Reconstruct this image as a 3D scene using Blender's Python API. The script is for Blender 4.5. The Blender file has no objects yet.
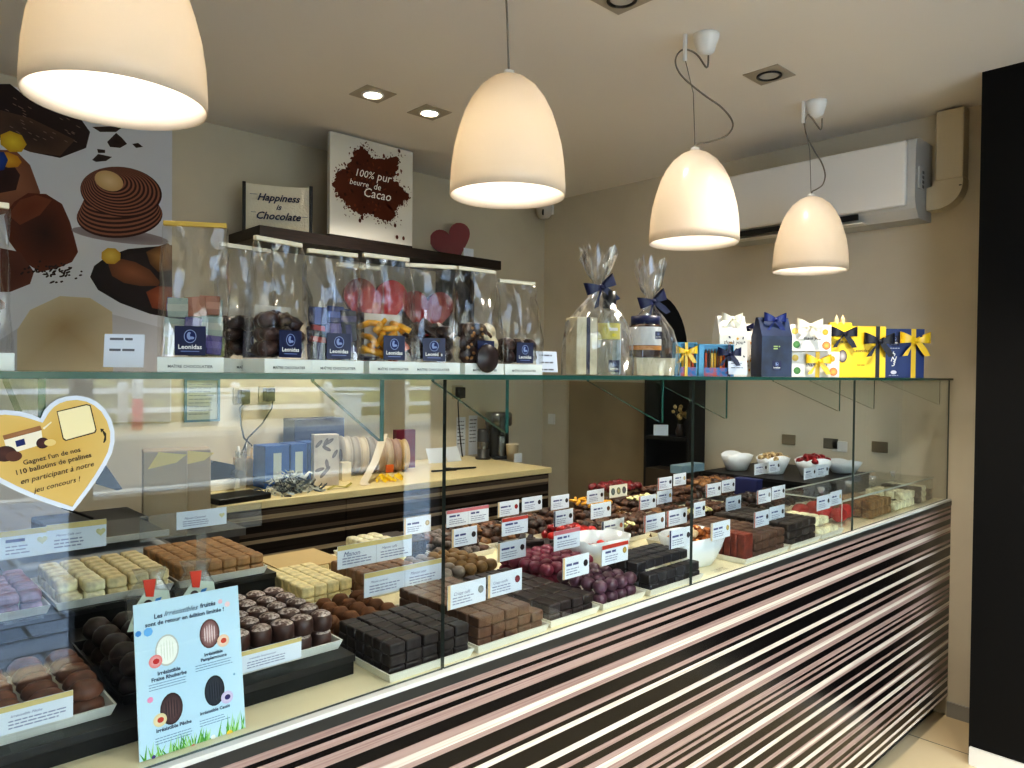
import bpy, bmesh, math, random
from mathutils import Vector, Matrix, Euler
random.seed(7)
sc = bpy.context.scene
col = sc.collection
PI = math.pi

# ------------------------------------------------------------------ camera
FPX, YAW, PITCH, ROLL = 737.8, math.radians(46.756), math.radians(-.8812), math.radians(.608)
CAM = Vector((0, -1.0, 1.45))
fw = Vector((math.cos(YAW)*math.cos(PITCH), math.sin(YAW)*math.cos(PITCH), math.sin(PITCH)))
r0 = Vector((math.sin(YAW), -math.cos(YAW), 0)); u0 = r0.cross(fw)
rt = r0*math.cos(ROLL)+u0*math.sin(ROLL); up = -r0*math.sin(ROLL)+u0*math.cos(ROLL)
cd = bpy.data.cameras.new('camera'); cam = bpy.data.objects.new('camera', cd); col.objects.link(cam)
cam.matrix_world = Matrix(((rt.x, up.x, -fw.x, CAM.x), (rt.y, up.y, -fw.y, CAM.y), (rt.z, up.z, -fw.z, CAM.z), (0, 0, 0, 1)))
cd.sensor_fit = 'HORIZONTAL'; cd.sensor_width = 36; cd.lens = FPX/1024*36; cd.clip_start = .02; cd.clip_end = 300
sc.camera = cam

def ray(x, y): return fw+rt*((x-512)/FPX)-up*((y-384)/FPX)
def at(x, y, ax, v):
    d = ray(x, y); return CAM+d*((v-CAM[ax])/d[ax])

# ------------------------------------------------------------------ materials
def lin(c):
    def f(v):
        v /= 255; return v/12.92 if v <= .04045 else ((v+.055)/1.055)**2.4
    return (f(c[0]), f(c[1]), f(c[2]), 1)
MATS = {}
def mat(name, rgb, rough=.5, metal=0, vary=0, scale=40, bump=0, bscale=None, spec=.5, emit=0, ecol=None, rgb2=None, stretch=None):
    if name in MATS: return MATS[name]
    m = bpy.data.materials.new(name); m.use_nodes = True
    nt = m.node_tree; b = nt.nodes['Principled BSDF']
    b.inputs['Base Color'].default_value = lin(rgb); b.inputs['Roughness'].default_value = rough
    b.inputs['Metallic'].default_value = metal; b.inputs['Specular IOR Level'].default_value = spec
    if emit:
        b.inputs['Emission Color'].default_value = lin(ecol or rgb); b.inputs['Emission Strength'].default_value = emit
    if vary or rgb2 or bump:
        tc = nt.nodes.new('ShaderNodeTexCoord'); src = tc.outputs['Object']
        if stretch:
            mp = nt.nodes.new('ShaderNodeMapping'); mp.inputs['Scale'].default_value = stretch
            nt.links.new(src, mp.inputs[0]); src = mp.outputs[0]
    if vary or rgb2:
        n = nt.nodes.new('ShaderNodeTexNoise'); n.inputs['Scale'].default_value = scale; n.inputs['Detail'].default_value = 4
        nt.links.new(src, n.inputs['Vector'])
        r = nt.nodes.new('ShaderNodeValToRGB')
        c1 = rgb; c2 = rgb2 or tuple(max(0, min(255, v*(1+vary))) for v in rgb)
        if not rgb2: c1 = tuple(v*(1-vary) for v in rgb)
        r.color_ramp.elements[0].position = .38; r.color_ramp.elements[1].position = .62
        r.color_ramp.elements[0].color = lin(c1); r.color_ramp.elements[1].color = lin(c2)
        nt.links.new(n.outputs['Fac'], r.inputs[0]); nt.links.new(r.outputs[0], b.inputs['Base Color'])
    if bump:
        n2 = nt.nodes.new('ShaderNodeTexNoise'); n2.inputs['Scale'].default_value = bscale or scale
        nt.links.new(src, n2.inputs['Vector'])
        bp = nt.nodes.new('ShaderNodeBump'); bp.inputs['Strength'].default_value = bump; bp.inputs['Distance'].default_value = .01
        nt.links.new(n2.outputs['Fac'], bp.inputs['Height']); nt.links.new(bp.outputs[0], b.inputs['Normal'])
    MATS[name] = m; return m

def clear_mat(name, tint=(1, 1, 1), refl=1.0, streak=0, rough=0.0, haze=0, hcol=(255, 255, 255), sscale=14, base=.04):
    """thin clear sheet: straight-through plus a Schlick mirror"""
    if name in MATS: return MATS[name]
    m = bpy.data.materials.new(name); m.use_nodes = True; nt = m.node_tree
    for n in list(nt.nodes): nt.nodes.remove(n)
    N = nt.nodes.new; L = nt.links.new
    out = N('ShaderNodeOutputMaterial'); tr = N('ShaderNodeBsdfTransparent'); gl = N('ShaderNodeBsdfGlossy')
    tr.inputs[0].default_value = (*tint, 1); gl.inputs['Roughness'].default_value = rough
    lw = N('ShaderNodeLayerWeight'); lw.inputs[0].default_value = .5
    pw = N('ShaderNodeMath'); pw.operation = 'POWER'; L(lw.outputs['Facing'], pw.inputs[0]); pw.inputs[1].default_value = 5
    ma = N('ShaderNodeMath'); ma.operation = 'MULTIPLY_ADD'; L(pw.outputs[0], ma.inputs[0]); ma.inputs[1].default_value = .8*refl; ma.inputs[2].default_value = base*refl
    fac = ma.outputs[0]
    if streak:
        # crumpled film: small flat facets, each tilted its own way
        tc = N('ShaderNodeTexCoord'); mp = N('ShaderNodeMapping'); mp.inputs['Scale'].default_value = (1, 1, .38); mp.inputs['Rotation'].default_value = (.25, .3, 0)
        L(tc.outputs['Object'], mp.inputs[0])
        no = N('ShaderNodeTexNoise'); no.inputs['Scale'].default_value = sscale*.5; L(mp.outputs[0], no.inputs['Vector'])
        av = N('ShaderNodeVectorMath'); av.operation = 'MULTIPLY_ADD'; L(no.outputs['Color'], av.inputs[0]); av.inputs[1].default_value = (.035, .035, .035); L(mp.outputs[0], av.inputs[2])
        vo = N('ShaderNodeTexVoronoi'); vo.inputs['Scale'].default_value = sscale*4.5; L(av.outputs[0], vo.inputs['Vector'])
        sb = N('ShaderNodeVectorMath'); sb.operation = 'SUBTRACT'; L(vo.outputs['Color'], sb.inputs[0]); sb.inputs[1].default_value = (.5, .5, .5)
        sk = N('ShaderNodeVectorMath'); sk.operation = 'SCALE'; L(sb.outputs[0], sk.inputs[0]); sk.inputs['Scale'].default_value = 1.15
        ge = N('ShaderNodeNewGeometry'); an = N('ShaderNodeVectorMath'); an.operation = 'ADD'; L(ge.outputs['Normal'], an.inputs[0]); L(sk.outputs[0], an.inputs[1])
        nn = N('ShaderNodeVectorMath'); nn.operation = 'NORMALIZE'; L(an.outputs[0], nn.inputs[0]); L(nn.outputs[0], gl.inputs['Normal'])
        ad = N('ShaderNodeMath'); ad.operation = 'ADD'; L(fac, ad.inputs[0]); ad.inputs[1].default_value = streak; fac = ad.outputs[0]
    mx = N('ShaderNodeMixShader'); L(fac, mx.inputs[0]); L(tr.outputs[0], mx.inputs[1]); L(gl.outputs[0], mx.inputs[2])
    last = mx
    if haze:
        df = N('ShaderNodeBsdfDiffuse'); df.inputs[0].default_value = lin(hcol)
        m2 = N('ShaderNodeMixShader'); m2.inputs[0].default_value = haze; L(mx.outputs[0], m2.inputs[1]); L(df.outputs[0], m2.inputs[2]); last = m2
    L(last.outputs[0], out.inputs[0]); MATS[name] = m; return m

def print_mat():
    if 'print' in MATS: return MATS['print']
    m = bpy.data.materials.new('print'); m.use_nodes = True; nt = m.node_tree; b = nt.nodes['Principled BSDF']
    a = nt.nodes.new('ShaderNodeVertexColor'); a.layer_name = 'ink'
    nt.links.new(a.outputs[0], b.inputs['Base Color']); b.inputs['Roughness'].default_value = .55; b.inputs['Specular IOR Level'].default_value = .25
    MATS['print'] = m; return m

# ------------------------------------------------------------------ mesh helpers
class MB:
    def __init__(s): s.bm = bmesh.new(); s.mi = 0
    def _fin(s, faces, sm=False):
        for f in faces: f.material_index = s.mi; f.smooth = sm
    def box(s, x0, x1, y0, y1, z0, z1, bev=0, seg=2, sm=False):
        r = bmesh.ops.create_cube(s.bm, size=1); vs = r['verts']
        for v in vs:
            v.co = Vector(((x0+x1)/2+v.co.x*(x1-x0), (y0+y1)/2+v.co.y*(y1-y0), (z0+z1)/2+v.co.z*(z1-z0)))
        fs = list({f for v in vs for f in v.link_faces})
        s._fin(fs, sm)
        if bev:
            es = list({e for v in vs for e in v.link_edges})
            g = bmesh.ops.bevel(s.bm, geom=es, offset=bev, segments=seg, affect='EDGES', profile=.6)
            s._fin(g['faces'], True)
            if sm:
                for f in fs:
                    if f.is_valid: f.smooth = True
        return s
    def lathe(s, prof, n=24, cx=0, cy=0, sx=1, sy=1, sm=True, cap=False):
        rings = []
        for r, z in prof:
            if r < 1e-6: rings.append([s.bm.verts.new((cx, cy, z))])
            else: rings.append([s.bm.verts.new((cx+sx*r*math.cos(2*PI*k/n), cy+sy*r*math.sin(2*PI*k/n), z)) for k in range(n)])
        fs = []
        for a, b in zip(rings, rings[1:]):
            for k in range(n):
                j = (k+1) % n
                if len(a) == 1 and len(b) == 1: continue
                if len(a) == 1: fs.append(s.bm.faces.new((a[0], b[j], b[k])))
                elif len(b) == 1: fs.append(s.bm.faces.new((a[k], a[j], b[0])))
                else: fs.append(s.bm.faces.new((a[k], a[j], b[j], b[k])))
        if cap:
            for g in (rings[0], rings[-1]):
                if len(g) > 2: fs.append(s.bm.faces.new(g))
        s._fin(fs, sm); return s
    def cyl(s, cx, cy, z0, z1, r, n=20, r2=None):
        return s.lathe([(0, z0), (r, z0), (r if r2 is None else r2, z1), (0, z1)], n, cx, cy, sm=False)
    def tube(s, pts, r, n=6):
        pts = [Vector(p) for p in pts]; rings = []
        for i, p in enumerate(pts):
            d = (pts[min(i+1, len(pts)-1)]-pts[max(i-1, 0)]).normalized()
            a = d.orthogonal().normalized() if i == 0 else (pa - d*pa.dot(d)).normalized()
            pa = a; b = d.cross(a); rr = r[i] if isinstance(r, (list, tuple)) else r
            rings.append([s.bm.verts.new(p+(a*math.cos(2*PI*k/n)+b*math.sin(2*PI*k/n))*rr) for k in range(n)])
        fs = []
        for a, b in zip(rings, rings[1:]):
            for k in range(n): fs.append(s.bm.faces.new((a[k], a[(k+1) % n], b[(k+1) % n], b[k])))
        fs.append(s.bm.faces.new(rings[0][::-1])); fs.append(s.bm.faces.new(rings[-1])); s._fin(fs, True); return s
    def prism(s, pts, axis, a, b):
        """extrude a 2D outline along an axis; pts are the other two coordinates in order"""
        def P(p, t): return {0: (t, p[0], p[1]), 1: (p[0], t, p[1]), 2: (p[0], p[1], t)}[axis]
        A = [s.bm.verts.new(P(p, a)) for p in pts]; B = [s.bm.verts.new(P(p, b)) for p in pts]; n = len(pts)
        fs = [s.bm.faces.new(A), s.bm.faces.new(B[::-1])]
        for k in range(n): fs.append(s.bm.faces.new((A[k], B[k], B[(k+1) % n], A[(k+1) % n])))
        s._fin(fs); return s
    def quad(s, *p, sm=False):
        f = s.bm.faces.new([s.bm.verts.new(q) for q in p]); s._fin([f], sm); return s
    def ribbon(s, pts, wv, th=0):
        """flat strip along pts, half-width vector(s) wv"""
        fs = []; prev = None
        for i, p in enumerate(pts):
            w = Vector(wv[i] if isinstance(wv, list) else wv); p = Vector(p)
            c = (s.bm.verts.new(p-w), s.bm.verts.new(p+w))
            if prev: fs.append(s.bm.faces.new((prev[0], c[0], c[1], prev[1])))
            prev = c
        s._fin(fs, True); return s
    def ball(s, c, r, sub=2, jit=0, sx=1, sy=1, sz=1):
        g = bmesh.ops.create_icosphere(s.bm, subdivisions=sub, radius=1)
        for v in g['verts']:
            k = 1+random.uniform(-jit, jit); v.co = Vector((c[0]+v.co.x*r*sx*k, c[1]+v.co.y*r*sy*k, c[2]+v.co.z*r*sz*k))
        s._fin({f for v in g['verts'] for f in v.link_faces}, True); return s
    def xform(s, M): bmesh.ops.transform(s.bm, matrix=M, verts=s.bm.verts); return s
    def mesh(s, name, mats):
        bmesh.ops.recalc_face_normals(s.bm, faces=s.bm.faces)
        me = bpy.data.meshes.new(name); s.bm.to_mesh(me); s.bm.free()
        for m in (mats if isinstance(mats, (list, tuple)) else [mats]): me.materials.append(m)
        return me
    def obj(s, name, mats, parent=None): return link(name, s.mesh(name, mats), parent)

def smooth(P, n=5):
    P = [Vector(p) for p in P]; out = []
    for i in range(len(P)-1):
        a, b, c, d = P[max(i-1, 0)], P[i], P[i+1], P[min(i+2, len(P)-1)]
        for k in range(n):
            t = k/n; out.append(.5*((2*b)+(c-a)*t+(2*a-5*b+4*c-d)*t*t+(3*b-a-3*c+d)*t**3))
    return out+[P[-1]]
def link(name, data, parent=None):
    o = bpy.data.objects.new(name, data); col.objects.link(o)
    if parent: o.parent = parent
    return o
LABELS = {}
def tag(o, label, cat, group=None, kind=None):
    o['label'] = label; o['category'] = cat
    if group: o['group'] = group
    if kind: o['kind'] = kind
    n = len(label.split())
    if not 4 <= n <= 16: print('LABEL LENGTH', n, label)
    if label in LABELS and not (group and LABELS[label] == group): print('LABEL TWICE', label)
    LABELS[label] = group
    return o
def thing(name, label, cat, loc=(0, 0, 0), rz=0, group=None):
    o = link(name, None); o.location = loc; o.rotation_euler = (0, 0, rz); o.empty_display_size = .05
    return tag(o, label, cat, group)
def struct(name, mb, m):
    o = mb.obj(name, m); o['kind'] = 'structure'; return o
def dup(o, parent=None):
    c = o.copy(); col.objects.link(c)
    if parent: c.parent = parent
    for ch in list(o.children): dup(ch, c)
    return c
ORD = 'zeroth first second third fourth fifth sixth seventh eighth ninth tenth eleventh twelfth'.split()

# flat prints: local x right, y up, z out of the sheet
class Ink:
    def __init__(s): s.bm = bmesh.new(); s.l = s.bm.loops.layers.float_color.new('ink'); s.z = .0004
    def poly(s, pts, c, c2=None):
        """fan with centre colour c2 and rim colour c"""
        s.z += .000004
        cx = sum(p[0] for p in pts)/len(pts); cy = sum(p[1] for p in pts)/len(pts)
        v = [s.bm.verts.new((p[0], p[1], s.z)) for p in pts]; cc = s.bm.verts.new((cx, cy, s.z))
        A, B = lin(c), lin(c2 or c)
        for i in range(len(v)):
            f = s.bm.faces.new((cc, v[i], v[(i+1) % len(v)]))
            for lp in f.loops: lp[s.l] = B if lp.vert is cc else A
        return s
    def ell(s, x, y, a, b, c, c2=None, rot=0, n=20, off=None):
        cr, sr = math.cos(rot), math.sin(rot)
        return s.poly([(x+a*math.cos(t)*cr-b*math.sin(t)*sr, y+a*math.cos(t)*sr+b*math.sin(t)*cr) for t in [2*PI*k/n for k in range(n)]], c, c2)
    def rect(s, x0, y0, x1, y1, c, c2=None): return s.poly([(x0, y0), (x1, y0), (x1, y1), (x0, y1)], c, c2)
    def bars(s, x0, x1, ys, h, c, rag=.25):
        for y in ys:
            x = x0
            e = x1-(x1-x0)*rag*random.random()
            while x < e-h:
                w = min(e-x, random.uniform(2.2, 6)*h); s.rect(x, y, x+w, y+h, c); x += w+h*.7
        return s
    def mesh(s, name='print'):
        for f in s.bm.faces:
            if f.normal.z < 0: f.normal_flip()
        me = bpy.data.meshes.new(name); s.bm.to_mesh(me); s.bm.free(); me.materials.append(print_mat()); return me
    def obj(s, parent, name='printed_picture'): return link(name, s.mesh(name), parent)

def text_mesh(body, width, m, shear=0, bold=0, size=None, line=1.0):
    cu = bpy.data.curves.new('txt', 'FONT'); cu.body = body; cu.align_x = 'CENTER'; cu.align_y = 'CENTER'
    cu.size = 1; cu.shear = shear; cu.offset = bold; cu.space_line = line; cu.resolution_u = 2
    o = bpy.data.objects.new('txt', cu); col.objects.link(o)
    dg = bpy.context.evaluated_depsgraph_get(); dg.update()
    me = bpy.data.meshes.new_from_object(o.evaluated_get(dg))
    bpy.data.objects.remove(o); bpy.data.curves.remove(cu)
    xs = [v.co.x for v in me.vertices]; k = size or width/(max(xs)-min(xs)); cx = (max(xs)+min(xs))/2
    for v in me.vertices: v.co = Vector(((v.co.x-cx)*k, v.co.y*k, 0))
    me.materials.clear(); me.materials.append(m); return me
def text(body, x, y, width, m, parent, shear=0, bold=0, size=None, z=.0012, line=1.0, rot=0):
    o = link('lettering', text_mesh(body, width, m, shear, bold, size, line), parent); o.location = (x, y, z); o.rotation_euler = (0, 0, rot); return o

class Sheet:
    """a flat sheet in the place: origin at bottom left, uv() reads a spot on it"""
    def __init__(s, bl, br, tl):
        s.o = bl; s.w = (br-bl).length; s.ex = (br-bl).normalized(); y = tl-bl
        s.ey = (y-s.ex*y.dot(s.ex)).normalized(); s.h = y.dot(s.ey); s.ez = s.ex.cross(s.ey)
        s.M = Matrix(((s.ex.x, s.ey.x, s.ez.x, bl.x), (s.ex.y, s.ey.y, s.ez.y, bl.y), (s.ex.z, s.ey.z, s.ez.z, bl.z), (0, 0, 0, 1)))
    def uv(s, x, y):
        d = ray(x, y); t = (s.o-CAM).dot(s.ez)/d.dot(s.ez); p = CAM+d*t-s.o; return (p.dot(s.ex), p.dot(s.ey))

# palette
black = mat('black_plastic', (22, 22, 24), .35)
white = mat('white_plastic', (232, 230, 225), .4)
navy = mat('navy', (16, 25, 66), .45)
navytxt = mat('ink_navy', (30, 36, 70), .6)
whitetxt = mat('ink_white', (240, 238, 232), .6)
blacktxt = mat('ink_black', (34, 28, 34), .6)
cream = mat('cream_card', (226, 216, 190), .6)
paper = mat('white_paper', (218, 225, 236), .6)
gold = mat('gold_foil', (205, 175, 90), .35, .6)
yellow = mat('yellow_card', (238, 200, 40), .5)
kraft = mat('kraft_paper', (176, 150, 110), .7, vary=.05)
steel = mat('steel', (120, 120, 118), .25, .9)
darkwood = mat('dark_wood', (36, 26, 22), .4, vary=.25, scale=6, stretch=(2, 40, 40))
blackwood = mat('black_wood', (15, 13, 13), .45, vary=.2, scale=5, stretch=(2, 40, 60))
red = mat('red_card', (140, 18, 26), .4)
glass = clear_mat('glass', (.965, .985, .975), 1.0, base=.038)
acrylic = clear_mat('acrylic', (.99, .99, .99), .35)
cello = clear_mat('cellophane', (.975, .975, .975), .8, streak=.055, rough=.07, haze=.003, sscale=12)
cello2 = clear_mat('cellophane_loose', (.95, .95, .95), 1.0, streak=.10, rough=.08, haze=.03, sscale=14)
glass_edge = mat('glass_edge', (44, 84, 76), .15)
glass_dark = mat('glass_joint', (62, 72, 68), .2)
trim_metal = mat('brushed_aluminium', (128, 132, 130), .35, .7)

exec_parts = []
# ------------------------------------------------------------------ the room
CEIL, BACK, END = 2.583, 2.446, 3.524
wallm = mat('wall_paint', (202, 193, 174), .85, vary=.015, scale=3)
ceilm = mat('ceiling_paint', (236, 231, 222), .9)
pierm = mat('black_paint', (11, 10, 9), .7, spec=.2)
struct('ceiling', MB().box(-2, 3.9, -3.15, 2.6, CEIL, CEIL+.1), ceilm)
struct('wall_back', MB().box(-2, 3.7, BACK, BACK+.1, 0, CEIL), wallm)
struct('wall_right', MB().box(END, END+.1, -.3, BACK, 0, CEIL), mat('wall_paint_right', (210, 200, 180), .85, vary=.015, scale=3))
struct('wall_pier', MB().box(3.149, 3.8, -3.0, -.18, 0, CEIL), pierm)
struct('wall_left', MB().box(-2, -1.9, -3.0, 2.5, 0, CEIL), wallm)
basem = mat('baseboard_white', (225, 222, 214), .5)
struct('baseboard_right', MB().box(END-.012, END, -.18, .0, 0, .062), mat('baseboard_grey', (150, 148, 142), .5))
struct('baseboard_pier', MB().box(3.135, 3.149, -3.0, -.185, 0, .066), basem)
# shop front: door opening, low sill wall, window
fr = MB(); fm = mat('shopfront_frame', (26, 27, 29), .5)
fr.box(-2, 3.2, -3.12, -3.0, 2.45, CEIL)
for x0, x1 in ((-2, -1.2), (.9, .98), (2.7, 2.82), (3.12, 3.3)): fr.box(x0, x1, -3.12, -3.0, 0, 2.45)
fr.box(.98, 2.7, -3.12, -3.0, 0, .8)
struct('wall_front', fr, fm)
struct('window_1', MB().box(.98, 2.7, -3.07, -3.06, .8, 2.45), glass)
struct('window_2', MB().box(2.82, 3.12, -3.07, -3.06, 0, 2.45), glass)
t = thing('reflection_dark_mat', 'unseen dark ribbed mat added inside the shop front to darken glass reflections', 'mat', (1.1, -2.1, 0))  # added out of view so the front glass mirrors a dark floor
mb = MB().box(-1.7, 1.7, -.85, .85, .0005, .012)
for q in range(40): mb.box(-1.68, 1.68, -.83+q*.042, -.81+q*.042, .0122, .015)
mb.obj('mat', mat('mat_dark', (24, 25, 28), .9), t)
# tiled floor
def floor_mat():
    m = mat('floor_tile', (222, 200, 160), .3); nt = m.node_tree; b = nt.nodes['Principled BSDF']
    tc = nt.nodes.new('ShaderNodeTexCoord'); mp = nt.nodes.new('ShaderNodeMapping'); mp.inputs['Location'].default_value = (-3.22+.6*6, -.14+.6, 0)
    br = nt.nodes.new('ShaderNodeTexBrick'); br.offset = 0; br.inputs['Scale'].default_value = 1
    br.inputs['Brick Width'].default_value = .6; br.inputs['Row Height'].default_value = .6; br.inputs['Mortar Size'].default_value = .0025
    br.inputs['Color1'].default_value = lin((226, 205, 166)); br.inputs['Color2'].default_value = lin((218, 196, 156)); br.inputs['Mortar'].default_value = lin((70, 62, 52))
    nt.links.new(tc.outputs['Object'], mp.inputs[0]); nt.links.new(mp.outputs[0], br.inputs['Vector']); nt.links.new(br.outputs['Color'], b.inputs['Base Color']); return m
struct('floor', MB().box(-2, 3.9, -3.15, 2.6, -.1, 0), floor_mat())

# ------------------------------------------------------------------ the street outside the shop front (seen mirrored in the glass)
def pave_mat():
    m = mat('paving_setts', (70, 84, 100), .5); nt = m.node_tree; b = nt.nodes['Principled BSDF']
    tc = nt.nodes.new('ShaderNodeTexCoord'); br = nt.nodes.new('ShaderNodeTexBrick'); br.inputs['Scale'].default_value = 1
    br.inputs['Brick Width'].default_value = .42; br.inputs['Row Height'].default_value = .26; br.inputs['Mortar Size'].default_value = .012
    br.inputs['Color1'].default_value = lin((146, 164, 188)); br.inputs['Color2'].default_value = lin((126, 146, 172)); br.inputs['Mortar'].default_value = lin((30, 34, 40))
    nt.links.new(tc.outputs['Object'], br.inputs['Vector']); nt.links.new(br.outputs['Color'], b.inputs['Base Color']); return m
struct('pavement', MB().box(-12, 30, -8.5, -3.12, -.15, -.02), pave_mat())
struct('road', MB().box(-12, 40, -16, -8.5, -.15, -.08), mat('asphalt', (120, 124, 130), .8, vary=.05))
struct('kerb', MB().box(-12, 40, -8.6, -8.4, -.15, -.0), mat('kerb_stone', (205, 205, 205), .7))
struct('kerb_far', MB().box(-12, 40, -16.2, -16, -.15, .04), mat('kerb_stone', (205, 205, 205), .7))
struct('path', MB().box(-12, 45, -19.5, -16.2, -.15, .02), mat('gravel_path', (190, 180, 160), .9, vary=.06))
struct('hill', MB().prism([(-19.5, -.1), (-19.5, .3), (-21, 1.2), (-30, 1.9), (-30, -.1)], 0, -15, 50), mat('grass_bank', (138, 132, 84), .95, vary=.2, scale=2))
pm = mat('fence_white', (238, 238, 236), .5)
fence = thing('post_and_rail_fence', 'white wooden post and rail fence across the road, mirrored in the display glass', 'fence', (5, -18, 0))
for k in range(-3, 8):
    MB().lathe([(0, 0), (.11, 0), (.11, 1.0), (.13, 1.02), (.1, 1.12), (0, 1.14)], 10, k*2.7+.25).obj('post', pm, fence)
for z in (.45, .92): MB().box(-9, 20, -.03, .03, z-.06, z+.06).obj('rail', pm, fence)
pole = thing('marker_pole', 'red and white striped marker pole beside the white road fence', 'pole', (5.4, -17.4, 0))
MB().lathe([(0, 0), (.12, 0), (.12, .75), (0, .75)], 12).obj('red_band', mat('pole_red', (205, 60, 60), .5), pole)
MB().lathe([(0, .75), (.12, .75), (.12, 1.7), (0, 1.72)], 12).obj('white_band', pm, pole)
for k, (x, lab) in enumerate([(7.5, 'pale box-shaped planter by the fence, the one closer to the marker pole'), (11.0, 'pale box-shaped planter by the fence, the one away from the marker pole')]):
    p = thing('planter', lab, 'planter', (x, -17.5, 0))
    MB().box(-.3, .3, -.25, .25, 0, .75, .02).obj('tub', pm, p); MB().box(-.36, .36, -.31, .31, .75, .82, .01).obj('rim', pm, p)
# a parked white car
car = thing('car', 'white parked car on the road, mirrored in the display glass', 'car', (11.9, -10.4, -.08), .12)
prof = [(-1.9, .25), (-1.95, .6), (-1.7, .8), (-1.0, .95), (-.45, 1.4), (.9, 1.45), (1.75, .95), (1.95, .85), (1.95, .3)]
MB().prism(prof, 1, -.8, .8).obj('body', mat('car_paint', (236, 240, 246), .25), car)
MB().prism([(-.9, .95), (-.42, 1.34), (.85, 1.38), (1.5, .97)], 1, -.805, .805).obj('windows', mat('car_glass', (60, 70, 84), .1), car)
for x in (-1.2, 1.25):
    for y in (-.72, .72):
        w = MB().cyl(0, 0, -.1, .1, .32, 20); w.xform(Matrix.Translation((x, y, .32)) @ Matrix.Rotation(PI/2, 4, 'X')); w.obj('wheel', black, car)
bl = thing('town_house', 'pale rendered house on the far bank across the road', 'building', (10, -32, 1.6))
MB().box(-22, 22, -3, 3, 0, 6).obj('wall', mat('render_pale', (205, 205, 200), .9), bl)
MB().prism([(-3.4, 6), (3.4, 6), (0, 9)], 0, -22.5, 22.5).obj('roof', mat('roof_slate', (96, 92, 96), .8), bl)
for k in range(9): MB().box(-20+k*4.8, -18.2+k*4.8, 2.95, 3.05, 1.5, 3.8).obj('window', mat('house_glass', (70, 84, 100), .2), bl)

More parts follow.
